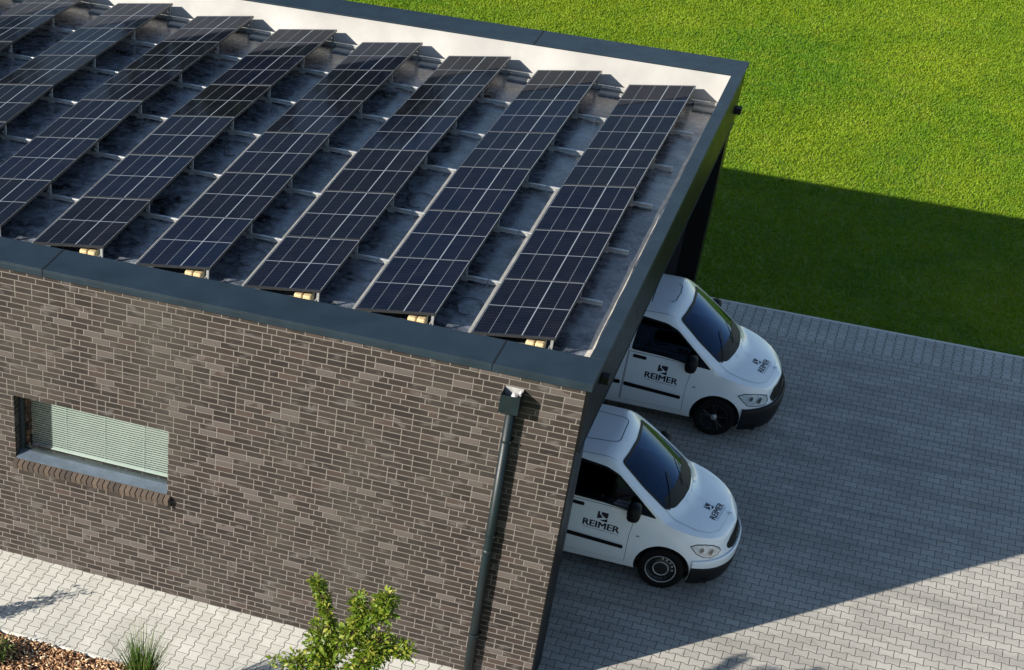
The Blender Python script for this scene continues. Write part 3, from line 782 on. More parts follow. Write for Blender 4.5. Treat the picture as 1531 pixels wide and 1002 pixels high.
def boolean_body():
    ob = bpy.data.objects.new('tmp', body_me.copy()); COL.objects.link(ob)
    cut = []
    def cutter(mb):
        c = mb.build('cut', 'dark', fixn=True); cut.append(c)
        md = ob.modifiers.new('b', 'BOOLEAN'); md.operation = 'DIFFERENCE'; md.object = c; md.solver = 'EXACT'
    def prism(poly, axis, a, b):
        N = len(poly)
        if axis == 'y': vs = [(p[0], a, p[1]) for p in poly]+[(p[0], b, p[1]) for p in poly]
        else: vs = [(p[0], p[1], a) for p in poly]+[(p[0], p[1], b) for p in poly]
        return MB().add(vs, [tuple(range(N)), tuple(range(N, 2*N))[::-1]]+[(i, (i+1) % N, N+(i+1) % N, N+i) for i in range(N)])
    # cabin hollow
    cutter(prism([(-1.05, 1.10), (-1.30, 1.265), (-1.78, 1.60), (-1.95, 1.70), (-3.0, 1.74), (-3.0, .55), (-1.3, .55), (-1.22, .95)], 'y', -.77, .77))
    cutter(prism(inset(ws, .035), 'z', 1.0, 2.2))
    sw = [(-1.17, 1.165), (-1.43, 1.375), (-1.77, 1.64), (-1.96, 1.708), (-2.352, 1.745), (-2.388, 1.265), (-1.9, 1.243)]
    cutter(prism(sw, 'y', -1.2, -.6)); cutter(prism(sw, 'y', .6, 1.2))
    for xc in (-.905, -4.10):
        for sg in (-1, 1):
            y0 = -1.05 if sg < 0 else .70; c = MB().tube([(xc, y0, .345), (xc, y0+.35, .345)], .395, 48); cutter(c)
    dg = bpy.context.evaluated_depsgraph_get(); dg.update()
    me = bpy.data.meshes.new_from_object(ob.evaluated_get(dg))
    me.materials.clear(); me.materials.append(M['paint'])
    for i in range(len(me.polygons)): me.polygons[i].material_index = 0
    for c in cut: bpy.data.objects.remove(c)
    bpy.data.objects.remove(ob)
    me.materials.append(M['dark'])
    for p in me.polygons:
        c = p.center; h = BV.find_nearest(c)
        if h[3] > .012 and ((abs(c.y) < .775 and -3.02 < c.x < -1.03 and c.z > .54) or min(math.hypot(c.x+.905, c.z-.345), math.hypot(c.x+4.10, c.z-.345)) < .40): p.material_index = 1
    me.polygons.foreach_set('use_smooth', [True]*len(me.polygons))
    try: me.set_sharp_from_angle(angle=R(32))
    except Exception: pass
    me.name = 'body'
    return me
BODY = boolean_body()

def text_mesh(txt, size, bold=.006):
    cu = bpy.data.curves.new('txt', 'FONT'); cu.body = txt; cu.size = size; cu.offset = 0; cu.align_x = 'CENTER'; cu.resolution_u = 3
    ob = bpy.data.objects.new('txt', cu); COL.objects.link(ob)
    dg = bpy.context.evaluated_depsgraph_get(); dg.update()
    me = bpy.data.meshes.new_from_object(ob.evaluated_get(dg)); bpy.data.objects.remove(ob)
    return me
LOGO = [[(0, .98), (.22, .98), (.20, .74), (.56, .43), (.46, .36), (0, .20)], [(.38, .98), (1, .98), (1, .52), (.84, .37), (.34, .74)], [(.26, .10), (.80, .27), (1, .40), (1, 0), (.62, .03)]]
def lettering(parent, mode, fx, m='letter', s=1.0):
    """fx maps lettering coordinates (metres, origin at the middle of the baseline) to body coordinates"""
    me = text_mesh('REIMER', .145*s, .010)
    bm = bmesh.new(); bm.from_mesh(me); n0 = len(bm.verts)
    for dx_, dy_ in ((.003, 0), (.006, 0), (.009, 0), (.009, .004), (.005, .004), (0, .004)):
        tm = me.copy(); tm.transform(Matrix.Translation((dx_, dy_, 0))); bm.from_mesh(tm)
    bmesh.ops.triangulate(bm, faces=bm.faces[:])
    xs = [v.co.x for v in bm.verts]; kx = .54*s/(max(xs)-min(xs)); x0 = (max(xs)+min(xs))/2
    for v in bm.verts: v.co.x = (v.co.x-x0)*kx
    o = .007
    for pl in LOGO:
        vs = [bm.verts.new(((p[0]-.5)*.155*s-.005, .118*s+p[1]*.15*s, 0)) for p in pl]; bm.faces.new(vs)
    bmesh.ops.triangulate(bm, faces=bm.faces[:])
    for v in bm.verts:
        a, b = fx(v.co.x, v.co.y); p = proj_pt(mode, a, b, o); v.co = p if p else v.co
    me2 = bpy.data.meshes.new('lettering'); bm.to_mesh(me2); bm.free(); me2.materials.append(M[m])
    ob = bpy.data.objects.new('lettering', me2); COL.objects.link(ob); ob.parent = parent
    # the small second line: too small to read in the photograph, kept as fine strokes
    bm = bmesh.new(); x = -.25*s; rr = random.Random(3)
    while x < .25*s:
        w_ = rr.uniform(.007, .016)*s
        vs = [bm.verts.new(q) for q in ((x, -.036*s, 0), (x+w_, -.036*s, 0), (x+w_, -.018*s, 0), (x, -.018*s, 0))]; bm.faces.new(vs); x += w_+rr.choice((.006, .008, .008, .018))*s
    for v in bm.verts:
        a, b = fx(v.co.x, v.co.y); p = proj_pt(mode, a, b, o); v.co = p if p else v.co
    me3 = bpy.data.meshes.new('small_print'); bm.to_mesh(me3); bm.free(); me3.materials.append(M['faint'])
    ob = bpy.data.objects.new('small_print', me3); COL.objects.link(ob); ob.parent = parent

def make_van(kind, loc, label):
    v = empty('van', (0, 0, 0)); tag(v, label, 'van', 'white company vans parked under the roof')
    body = bpy.data.objects.new('body', BODY); COL.objects.link(body); body.parent = v
    # glazing with black surround
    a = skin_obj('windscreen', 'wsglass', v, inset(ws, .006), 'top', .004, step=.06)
    skin_obj('windscreen_surround', 'trim', a, ws, 'top', .005, hole=inset(ws, .038), step=.06)
    lower = [(-.93-.10*(q/.70)**2, q) for q in np.linspace(-.66, .66, 15)]
    lower = [(p[0]-.095, p[1]*.97) for p in lower][::-1] + [(-.86-.15*(q/.7)**2-.005, q) for q in np.linspace(-.70, .70, 15)]
    skin_obj('cowl_band', 'trim', a, lower, 'top', .006, step=.06)
    for sg, mode in ((-1, 'side-'), (1, 'side+')):
        g_ = skin_obj('side_window', 'glass', v, inset(side_win, .004), mode, .003, step=.08)
        skin_obj('window_surround', 'trim', g_, side_win, mode, .004, hole=inset(side_win, .028), step=.08)
        # rear cargo panel groove and door
        door = [(-1.435, .335), (-1.44, .80), (-1.40, 1.17), (-1.9, 1.19), (-2.44, 1.205), (-2.44, .80), (-2.44, .345)]
        dr = skin_obj('door', 'paint', v, inset(door, .006), mode, .006, step=.12)
        skin_obj('door_gap', 'black', dr, door, mode, .002, step=.12)
        skin_obj('trim_strip', 'trim', dr, poly_round([(-1.49, .555), (-1.49, .615), (-2.425, .675), (-2.425, .605)], .02, 2), mode, .016, step=.12)
        skin_obj('handle_recess', 'black', dr, poly_round([(-2.37, 1.11), (-2.15, 1.10), (-2.15, 1.155), (-2.37, 1.165)], .02, 2), mode, .0075, step=.2)
        hb = MB().box((-2.36, sg*(.955 if sg > 0 else .955)-.012, 1.13), (-2.17, sg*.955+.012, 1.155)); hb.build('handle', 'trim', dr, bevel=.008)
        lettering(dr, mode, (lambda p, q, s_=sg: (-1.855+(-s_)*p, .802+q-.055*(-s_)*p*.9 - .0)), s=1.0)
        sp = [(-2.46, .35), (-2.46, .8), (-2.46, 1.7)]
        skin_obj('sliding_door_gap', 'black', v, ribbon([(-2.455, 1.74), (-2.455, .35)], .008), mode, .002, step=.1)
        skin_obj('sliding_door_gap', 'black', v, ribbon([(-3.62, 1.72), (-3.62, .35)], .008), mode, .002, step=.1)
        skin_obj('trim_strip', 'trim', v, poly_round([(-2.49, .61), (-2.49, .68), (-3.58, .68), (-3.58, .61)], .02, 2), mode, .012, step=.12)
        skin_obj('indicator', 'faint', v, poly_round([(-1.345, .80), (-1.29, .80), (-1.29, .825), (-1.345, .825)], .01, 2), mode, .006, step=.2)
        # mirror
        mr = MB(); N = 12
        rings = []
        for i_, (yy, sc) in enumerate([(.92, .5), (.95, .8), (1.00, 1.0), (1.06, 1.08), (1.13, 1.0), (1.17, .66), (1.185, .25)]):
            rg = []
            for q in range(N):
                t = 2*math.pi*q/N; cx_, cz_ = math.cos(t), math.sin(t)
                cx_ = math.copysign(abs(cx_)**.7, cx_); cz_ = math.copysign(abs(cz_)**.7, cz_)
                rg.append((-1.44+.095*sc*cx_+.02*(i_/6), sg*yy, 1.255+.135*sc*cz_))
            rings.append(rg)
        o_ = 0
        for rg in rings: mr.v += rg
        for i_ in range(len(rings)-1):
            for q in range(N): mr.f.append((i_*N+q, i_*N+(q+1) % N, (i_+1)*N+(q+1) % N, (i_+1)*N+q))
        mr.f.append(tuple(range(N))); mr.f.append(tuple(range(6*N, 7*N)))
        mo = mr.build('mirror', 'trim', v, smooth=True, fixn=True)
        MB().tube([(-1.40, sg*.90, 1.185), (-1.42, sg*1.0, 1.21), (-1.43, sg*1.05, 1.24)], [.035, .028, .025], 8).build('mirror_arm', 'trim', mo, smooth=True)
        # black sill
    # roof ribs
    if kind == 2:
        pts = poly_round([(-1.90, -.36), (-1.90, .36), (-2.42, .42), (-2.42, -.42)], .12, 5)
        skin_obj('roof_groove', 'trim', v, pts, 'top', .003, hole=inset(pts, .012), step=.08)
    else:
        skin_obj('roof_groove', 'trim', v, ribbon([(-2.02, -.36), (-1.95, -.30), (-1.93, .0), (-1.95, .26), (-2.02, .33)], .014), 'top', .003, step=.05)
        skin_obj('roof_groove', 'trim', v, ribbon([(-2.30, -.46), (-2.32, -.1), (-2.33, .3)], .012), 'top', .003, step=.05)
    for xx in (-2.6, -2.9, -3.2, -3.5, -3.8): skin_obj('roof_rib', 'faint', v, ribbon([(xx, -.5), (xx, .5)], .01), 'top', .003, step=.1)
    for sg in (-1, 1):
        skin_obj('roof_gutter', 'faint', v, ribbon([(-1.86, sg*.70), (-2.4, sg*.715), (-4.4, sg*.715)], .010), 'top', .002, step=.1)
    # bonnet
    hd = [(-.80, 0), (-.83, .3), (-.92, .56), (-1.04, .735), (-.80, .76), (-.55, .735), (-.38, .64), (-.27, .48), (-.225, .25), (-.215, 0), (-.225, -.25), (-.27, -.48), (-.38, -.64), (-.55, -.735), (-.80, -.76), (-1.04, -.735), (-.92, -.56), (-.83, -.3)]
    bn = skin_obj('bonnet', 'paint', v, hd, 'top', .005, step=.05)
    edge = hd[3:16]
    skin_obj('bonnet_gap', 'faint', bn, ribbon(edge, .007), 'top', .0045, step=.05)
    lettering(bn, 'top', (lambda p, q: (-.335-q*1.0+.11*p, -.11+p)), s=.86)
    # badge over the grille
    b = MB().lathe([(.001, 0), (.028, 0), (.028, .008), (.001, .008)], (-.20, 0, .94), 'z', 20); b.build('bonnet_badge', 'chrome', bn)
    # grille and badge
    if kind == 2:
        gp = poly_round([(-.43, .62), (-.28, .585), (.28, .585), (.43, .62), (.47, .70), (.30, .775), (-.30, .775), (-.47, .70)], .05)
        gr = skin_obj('grille', 'black', v, gp, 'front', .004, step=.03)
        for zz in (.63, .68, .725): skin_obj('grille_bar', 'trim', gr, ribbon([(-.40, zz), (0, zz), (.40, zz)], .014), 'front', .018, step=.03)
        bump_poly = poly_round([(-.90, .20), (-.90, .43), (0, .43), (.90, .43), (.90, .20)], .03, 2)
    else:
        gp = poly_round([(-.50, .60), (.50, .60), (.56, .70), (.42, .80), (-.42, .80), (-.56, .70)], .05)
        gr = skin_obj('grille', 'black', v, gp, 'front', .006, step=.03)
        for zz in (.64, .69, .74): skin_obj('grille_bar', 'trim', gr, ribbon([(-.45, zz), (0, zz), (.45, zz)], .016), 'front', .02, step=.03)
    b = MB(); ctr = proj_pt('front', 0, .69, .0)
    prof = [(.062, 0), (.075, .004), (.088, 0)]
    for k in range(28):
        t = 2*math.pi*k/28
        for (r_, a_) in prof: b.v.append((ctr.x+.022+a_, r_*math.cos(t), .69+r_*math.sin(t)))
    for k in range(28):
        for j in range(2): a_ = k*3+j; c_ = ((k+1) % 28)*3+j; b.f.append((a_, c_, c_+1, a_+1))
    for k in range(3):
        t = math.pi/2+2*math.pi*k/3; n_ = Vector((0, -math.sin(t), math.cos(t)))
        tip = Vector((ctr.x+.026, .066*math.cos(t), .69+.066*math.sin(t))); c0 = Vector((ctr.x+.026, 0, .69))
        b.add([c0+n_*.012, c0-n_*.012, tip], [(0, 1, 2)])
    b.build('grille_badge', 'chrome', gr)
    # bumper and lower cladding laid on the body surface (d = distance round the nose, z = height)
    def wrap(name, m, parent, ztop, zbot, o, dmax=.62, dtop=None):
        b = MB(); D = [0, .01, .03, .06, .1, .15, .2, .27, .35, .42, .48, .52, .56, .60, dmax]
        D = sorted(set([q for q in D if q <= dmax])); zs = np.linspace(0, 1, 7)
        cols = [(q, 1) for q in D[::-1]] + [(q, -1) for q in D[1:]]
        for (q, sg) in cols:
            zt = ztop(q) if callable(ztop) else ztop
            for s_ in zs:
                z = zbot+(zt-zbot)*s_; p = side_pt(q, z, sg); nrm = Vector((planf(q)*0+1-min(q/.5, 1)*.9, sg*min(q/.3, 1), 0)).normalized()
                bul = o*(1-.55*(2*s_-1)**4); p = p+nrm*bul; b.v.append(tuple(p))
        n_ = len(zs)
        for i_ in range(len(cols)-1):
            for j in range(n_-1): b.f.append((i_*n_+j, (i_+1)*n_+j, (i_+1)*n_+j+1, i_*n_+j+1))
        ob = b.build(name, m, parent, smooth=True); sm = ob.modifiers.new('s', 'SOLIDIFY'); sm.thickness = .02; sm.offset = -1
        return ob
    if kind == 2:
        bp = wrap('bumper', 'paint', v, .575, .38, .014, .50); wrap('bumper_skirt', 'black', bp, lambda q: .43+.05*min(q/.5, 1), .15, .026, .50)
    else:
        bp = wrap('bumper', 'black', v, lambda q: .60-.03*min(q/.4, 1), .17, .024, .50)
    # headlamps
    for sg in (-1, 1):
        if kind == 2: hp = [(.545, .815), (.44, .845), (.32, .835), (.22, .80), (.15, .74), (.13, .68), (.17, .625), (.26, .60), (.36, .625), (.45, .69)]
        else: hp = [(.60, .80), (.48, .835), (.34, .825), (.22, .80), (.14, .76), (.13, .66), (.17, .60), (.30, .60), (.43, .62), (.50, .70)]
        def lampskin(pl, name, m, par, o, smooth=True):
            bm = bmesh.new(); vs = [bm.verts.new((p[0], p[1], 0)) for p in pl]; bm.faces.new(vs)
            for q in np.arange(.10, .65, .04): bmesh.ops.bisect_plane(bm, geom=bm.verts[:]+bm.edges[:]+bm.faces[:], plane_co=(q, 0, 0), plane_no=(1, 0, 0))
            for q in np.arange(.60, .86, .04): bmesh.ops.bisect_plane(bm, geom=bm.verts[:]+bm.edges[:]+bm.faces[:], plane_co=(0, q, 0), plane_no=(0, 1, 0))
            for v_ in bm.verts:
                p = side_pt(v_.co.x, v_.co.y, sg); nr = Vector((1-min(v_.co.x/.6, 1)*.7, sg*min(1, .3+v_.co.x), .15)).normalized(); v_.co = p+nr*o
            me = bpy.data.meshes.new(name); bmesh.ops.recalc_face_normals(bm, faces=bm.faces); bm.to_mesh(me); bm.free(); me.materials.append(M[m])
            if smooth: me.polygons.foreach_set('use_smooth', [True]*len(me.polygons))
            ob = bpy.data.objects.new(name, me); COL.objects.link(ob); ob.parent = par; return ob
        hl = lampskin(hp, 'headlight', 'trim', v, .006)
        ip = inset(hp, .012)
        lampskin(ip, 'reflector', 'refl', hl, .009)
        for (dd, zz, r_) in ((.25, .70, .058), (.37, .745, .048)):
            c_ = side_pt(dd, zz, sg); nr = Vector((1, sg*.75, .1)).normalized()
            b = MB().tube([c_+nr*.004, c_+nr*.014], [r_, r_*.94], 16); b.build('bulb_ring', 'chrome', hl, smooth=False)
            b = MB().tube([c_+nr*.012, c_+nr*.018], [r_*.72, r_*.5], 16); b.build('bulb_well', 'steel', hl, smooth=True)
        lampskin(ip, 'lens', 'lens', hl, .024)
    # wheels
    for xc in (-.905, -4.10):
        for sg in (-1, 1):
            w_ = empty('wheel'); w_.parent = v; w_.location = (xc, sg*.82, .335)
            prof = [(.215, -.095), (.225, -.102), (.28, -.108), (.318, -.098), (.332, -.075), (.335, 0), (.332, .075), (.318, .098), (.28, .108), (.225, .102), (.215, .095)]
            MB().lathe(prof, (0, 0, 0), 'y', 48).build('tyre', 'tyre', w_, smooth=True)
            q = sg
            if kind == 2:
                rim = MB().lathe([(.218, q*.098), (.208, q*.10), (.200, q*.085), (.185, q*.06), (.150, q*.055), (.125, q*.075), (.07, q*.080), (.03, q*.078), (.001, q*.078)], (0, 0, 0), 'y', 40)
                rm = rim.build('rim', 'steel', w_, smooth=True)
                MB().lathe([(.219, q*.099), (.2235, q*.1035), (.2125, q*.1045), (.208, q*.1005)], (0, 0, 0), 'y', 40).build('rim_edge', 'alu_dull', rm, smooth=True)
                MB().lathe([(.112, q*.0775), (.118, q*.084), (.106, q*.086), (.100, q*.0795)], (0, 0, 0), 'y', 32).build('hub_ring', 'alu_dull', rm, smooth=True)
                for k in range(16):
                    t = 2*math.pi*k/16; c_ = Vector((.166*math.cos(t), q*.060, .166*math.sin(t)))
                    MB().tube([c_, c_+Vector((0, q*.008, 0))], .015, 10).build('vent_hole', 'alu' if k % 16 in (0,1,2,3,4) else 'black', rm)
            else:
                rm = MB().lathe([(.218, q*.098), (.208, q*.10), (.205, q*.03), (.001, q*.02)], (0, 0, 0), 'y', 40).build('rim', 'black', w_, smooth=True)
                for k in range(5):
                    for s_ in (-1, 1):
                        t = 2*math.pi*k/5+.35+s_*.12; t2 = 2*math.pi*k/5+.35+s_*.17
                        MB().tube([(.04*math.cos(t), q*.080, .04*math.sin(t)), (.13*math.cos(t), q*.086, .13*math.sin(t)), (.212*math.cos(t2), q*.092, .212*math.sin(t2))], [.016, .013, .014], 6).build('spoke', 'steel', rm)
                MB().lathe([(.219, q*.099), (.2225, q*.1025), (.214, q*.1035), (.209, q*.1005)], (0, 0, 0), 'y', 40).build('rim_edge', 'steel', rm, smooth=True)
                MB().lathe([(.055, q*.08), (.05, q*.095), (.001, q*.098)], (0, 0, 0), 'y', 24).build('hub_cap', 'alu_dull', rm, smooth=True)
    # cabin fittings
    b = MB().box((-1.30, -.76, .75), (-.98, .76, 1.085)).box((-1.52, -.74, .70), (-1.30, .74, 1.04)); b.build('dashboard', 'dash', v, bevel=.04)
    for yy in (-.46, .02, .46):
        b = MB().box((-2.35, yy-.22, .60), (-1.85, yy+.22, .82)).box((-2.48, yy-.22, .80), (-2.34, yy+.22, 1.42)).box((-2.47, yy-.12, 1.44), (-2.38, yy+.12, 1.62))
        b.build('seat', 'seat', v, bevel=.05)
    pts = [(-1.62+.06*math.sin(a), .42+.19*math.cos(a), 1.10+.17*math.sin(a)) for a in np.linspace(0, 2*math.pi, 25)]
    b = MB().tube(pts, .014, 8, False).tube([(-1.62, .42, 1.10), (-1.40, .42, .98)], .03, 8).box((-1.63, .25, 1.09), (-1.61, .59, 1.12)); b.build('steering_wheel', 'black', v, smooth=True)
    b = MB().box((-2.60, -.765, .56), (-2.56, .765, 1.72)); b.build('bulkhead', 'dark', v)
    for wl in ([(-.93, -.06), (-1.02, .16), (-1.17, .42)], [(-.99, -.62), (-1.06, -.42), (-1.20, -.12)]):
        wo = skin_obj('wiper', 'trim', v, ribbon(wl, .022), 'top', .022, step=.04)
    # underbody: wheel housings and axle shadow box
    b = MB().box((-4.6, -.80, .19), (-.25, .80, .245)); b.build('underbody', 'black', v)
    b = MB().box((-4.74, -.90, .24), (-4.70, .90, .55)); b.build('rear_bumper', 'black', v)
    v.location = loc
    return v
make_van(2, (2.03, 3.955, 0), 'white van nearer the brick wall, with white bumper and steel wheels')
make_van(1, (1.985, 8.60, 0), 'white van nearer the lawn, with black bumper and spoked wheels')
b = MB(); b.add([(.86, 8.70, 1.093), (.96, 8.64, 1.095), (1.02, 8.80, 1.10), (.93, 8.86, 1.112), (.94, 8.75, 1.125)], [(0, 1, 4), (1, 2, 4), (2, 3, 4), (3, 0, 4)])
tag(b.build('paper', 'paper'), 'crumpled white paper on the dashboard of the van nearer the lawn', 'paper')

# ------------------------------------------------------------------ vegetation
def leaf_object(name, m, verts, faces, tints, parent=None, smooth=False):
    me = bpy.data.meshes.new(name); nv = len(verts)
    me.vertices.add(nv); me.vertices.foreach_set('co', np.asarray(verts, np.float32).ravel())
    faces = np.asarray(faces, np.int32); nf, k = faces.shape
    me.loops.add(nf*k); me.polygons.add(nf)
    me.loops.foreach_set('vertex_index', faces.ravel())
    me.polygons.foreach_set('loop_start', np.arange(0, nf*k, k, dtype=np.int32))
    me.update(calc_edges=True); me.validate()
    at = me.attributes.new('tint', 'FLOAT', 'POINT'); at.data.foreach_set('value', np.asarray(tints, np.float32))
    me.materials.append(M[m]); ob = bpy.data.objects.new(name, me); COL.objects.link(ob)
    if parent: ob.parent = parent
    return ob
def blades(n, px, py, pz, h, w_, lean, tint, seg=1):
    a = RS.rand(n)*2*np.pi; la = RS.rand(n)*2*np.pi; ll = lean*RS.rand(n)*h
    dx, dy = np.cos(a)*w_/2, np.sin(a)*w_/2
    b0 = np.stack([px-dx, py-dy, pz], 1); b1 = np.stack([px+dx, py+dy, pz], 1)
    mx = np.stack([px+np.cos(la)*ll*.4, py+np.sin(la)*ll*.4, pz+h*.6], 1)
    m0 = mx-np.stack([dx, dy, 0*dx], 1)*.8; m1 = mx+np.stack([dx, dy, 0*dx], 1)*.8
    tp = np.stack([px+np.cos(la)*ll, py+np.sin(la)*ll, pz+h*.95], 1)
    V = np.stack([b0, b1, m1, m0, tp], 1).reshape(-1, 3)
    i = np.arange(n)*5
    F = np.concatenate([np.stack([i, i+1, i+2], 1), np.stack([i, i+2, i+3], 1), np.stack([i+3, i+2, i+4], 1)])
    return V, F, np.repeat(tint, 5)
# lawn blades where the photograph sees the lawn
N = 620000
gx = RS.uniform(-14, 8, N); gy = LY - .025 + (36-LY)*RS.rand(N)**1.0
keep = (gx > -1.5-(gy-LY)*.05) | (gy > 23.0)
keep &= gx > -14+(0*gy)
gx, gy = gx[keep], gy[keep]
def vnoise(x, y, s, seed):
    r = np.random.RandomState(seed); g = r.rand(64, 64); x = x*s % 63; y = y*s % 63
    xi, yi = x.astype(int), y.astype(int); fx, fy = x-xi, y-yi; fx = fx*fx*(3-2*fx); fy = fy*fy*(3-2*fy)
    return (g[xi, yi]*(1-fx)*(1-fy)+g[(xi+1) % 64, yi]*fx*(1-fy)+g[xi, (yi+1) % 64]*(1-fx)*fy+g[(xi+1) % 64, (yi+1) % 64]*fx*fy)
vn = .45*vnoise(gx, gy, 7, 1)+.35*vnoise(gx, gy, 2.6, 2)+.2*vnoise(gx, gy, 17, 3)
hh = .014 + .036*vn**1.6*(.55+.9*vnoise(gx, gy, .5, 21))*(.6+.8*RS.rand(len(gx)))
edge = np.clip((gy-LY)/.15, .35, 1); hh *= edge
tt = np.clip(.3*RS.rand(len(gx))+.5*vnoise(gx, gy, 1.1, 4)+.35*RS.rand(len(gx))**3, 0, 1)
V, F, T = blades(len(gx), gx, gy, np.full(len(gx), -.03), hh+.02, .017, 1.3, tt)
tag(leaf_object('grass', 'grass', V, F, T), kind='stuff')

# bark mulch
n = 26000
mx = RS.uniform(-9.6, -.2, n); my = -1.815-3.2*RS.rand(n); 
L_ = .04+.09*RS.rand(n)**1.5; W_ = .012+.026*RS.rand(n)
vv = []; 
a = RS.rand(n)*2*np.pi; tz = RS.normal(0, .35, n); tw = RS.normal(0, .5, n)
ux = np.stack([np.cos(a)*np.cos(tz), np.sin(a)*np.cos(tz), np.sin(tz)], 1)
uy = np.stack([-np.sin(a)*np.cos(tw), np.cos(a)*np.cos(tw), np.sin(tw)], 1)
un = np.cross(ux, uy)
mound = .03*vnoise(mx, my, 3, 9)+.02*RS.rand(n)
c = np.stack([mx, my, -.008+mound], 1)
U = ux*L_[:, None]/2; Vv = uy*W_[:, None]/2; Nn = un*.004
P8 = np.stack([c-U-Vv-Nn, c+U-Vv*.6-Nn, c+U*.8+Vv-Nn, c-U+Vv*.7-Nn, c-U-Vv+Nn, c+U-Vv*.6+Nn, c+U*.8+Vv+Nn, c-U+Vv*.7+Nn], 1).reshape(-1, 3)
i = np.arange(n)*8
q = [(0, 3, 2, 1), (4, 5, 6, 7), (0, 1, 5, 4), (1, 2, 6, 5), (2, 3, 7, 6), (3, 0, 4, 7)]
F = np.concatenate([np.stack([i+a_, i+b_, i+c_, i+d_], 1) for a_, b_, c_, d_ in q])
T = np.repeat(np.clip(RS.normal(.5, .25, n), 0, 1), 8)
tag(leaf_object('bark_mulch', 'mulch', P8, F, T), kind='stuff')

def leaves(centres, dirs, L0, L1, Wf, tint):
    n = len(centres); ln = L0+(L1-L0)*RS.rand(n); d = dirs/np.linalg.norm(dirs, axis=1)[:, None]
    up = RS.normal(0, .5, (n, 3))+np.array([0, 0, 1.0]); s = np.cross(d, up); s /= np.linalg.norm(s, axis=1)[:, None]+1e-9
    nn = np.cross(s, d); w_ = ln*Wf
    b = centres; m_ = b+d*ln[:, None]*.5; t = b+d*ln[:, None]+nn*-.15*ln[:, None]
    a0 = m_+s*w_[:, None]/2+nn*ln[:, None]*.10; a1 = m_-s*w_[:, None]/2+nn*ln[:, None]*.10
    V = np.stack([b, a0, t, a1, m_], 1).reshape(-1, 3); i = np.arange(n)*5
    F = np.concatenate([np.stack([i, i+1, i+4], 1), np.stack([i+1, i+2, i+4], 1), np.stack([i+2, i+3, i+4], 1), np.stack([i+3, i, i+4], 1)])
    return V, F, np.repeat(np.clip(tint, 0, 1), 5)
def shrub(loc, limbs, label, name='shrub', m='shrub', L0=.06, L1=.12, dens=1.6, cat='shrub'):
    root = empty(name, loc); tag(root, label, cat)
    st = MB(); Cs = []; Ds = []; Ts = []
    for (pts, r0, rad, nl) in limbs:
        pts = [np.array(p, float) for p in pts]
        m_ = len(pts); st.tube([tuple(p) for p in pts], [r0*(1-.8*k/(m_-1)) for k in range(m_)], 6)
        k = int(nl*dens); tt_ = RS.rand(k)**.75*(m_-1); ii = np.minimum(tt_.astype(int), m_-2); ff = (tt_-ii)[:, None]
        P_ = np.array(pts); base = P_[ii]*(1-ff)+P_[ii+1]*ff
        rr = rad*(.35+.65*np.minimum(1, tt_/(m_-1)*1.2))*(1.15-.4*(tt_/(m_-1))); o = RS.normal(0, 1, (k, 3)); o /= np.linalg.norm(o, axis=1)[:, None]; rad_k = rr*RS.rand(k)**.5
        c_ = base+o*rad_k[:, None]
        # thin twigs for a share of the leaves
        for j in range(0, k, 9): st.tube([tuple(base[j]), tuple(c_[j])], [.004, .002], 4, False)
        Cs.append(c_); Ds.append(o*[1, 1, .5]+RS.normal(0, .5, (k, 3))+np.array([0, 0, .25])); Ts.append(np.clip(.25+.5*RS.rand(k)+.3*(rad_k/rad)*RS.rand(k)+.1*o[:, 2], 0, 1))
    st.build('stems', 'bark', root, smooth=True)
    V, F, T = leaves(np.concatenate(Cs), np.concatenate(Ds), L0, L1, .52, np.concatenate(Ts))
    leaf_object('foliage', m, V, F, T, root)
    return root
# main young shrub, rooted in the bed below the picture
SB = np.array((-1.85, -3.10, .80))
def LB(*pts): return [tuple(np.array(p, float)-SB+np.array([0, -3.10, 0])*0) for p in pts]
y0 = -3.10
shrub(tuple(SB), [
    (LB((-1.80, y0, .0), (-1.85, y0, .9), (-1.90, y0, 1.6), (-1.93, y0, 2.1)), .024, .22, 260),
    (LB((-1.93, y0, 2.0), (-1.98, y0+.02, 2.45), (-2.06, y0, 2.75), (-2.15, y0, 2.98), (-2.25, y0+.03, 3.17)), .010, .095, 520),
    (LB((-1.92, y0, 2.1), (-1.80, y0-.02, 2.45), (-1.70, y0, 2.62)), .010, .22, 520),
    (LB((-1.75, y0, 2.5), (-1.66, y0, 2.80), (-1.72, y0+.03, 3.06)), .008, .14, 380),
    (LB((-1.72, y0, 2.6), (-1.52, y0+.03, 2.85), (-1.40, y0, 3.10), (-1.36, y0, 3.16)), .008, .15, 480),
    (LB((-1.60, y0, 2.75), (-1.45, y0-.05, 2.92), (-1.33, y0, 2.98)), .006, .14, 260),
    (LB((-1.88, y0, 1.7), (-1.60, y0-.05, 2.10), (-1.45, y0-.05, 2.42), (-1.40, y0, 2.55)), .012, .26, 1300),
    (LB((-1.60, y0, 2.1), (-1.35, y0, 2.42), (-1.15, y0, 2.52), (-1.04, y0, 2.49)), .008, .13, 420),
    (LB((-1.90, y0, 1.6), (-2.05, y0, 1.95), (-2.12, y0, 2.2), (-2.08, y0, 2.55)), .010, .22, 950),
    (LB((-2.00, y0, 1.6), (-2.30, y0, 1.85), (-2.42, y0, 1.96)), .008, .16, 330),
    (LB((-2.10, y0, 1.5), (-2.45, y0, 1.78), (-2.68, y0, 1.88)), .006, .08, 110),
    (LB((-1.85, y0, 1.3), (-1.65, y0-.2, 1.75), (-1.50, y0-.15, 2.05)), .012, .28, 700),
], 'bright green young shrub with tall twin shoots in front of the brick wall', L0=.045, L1=.095, dens=1.0)
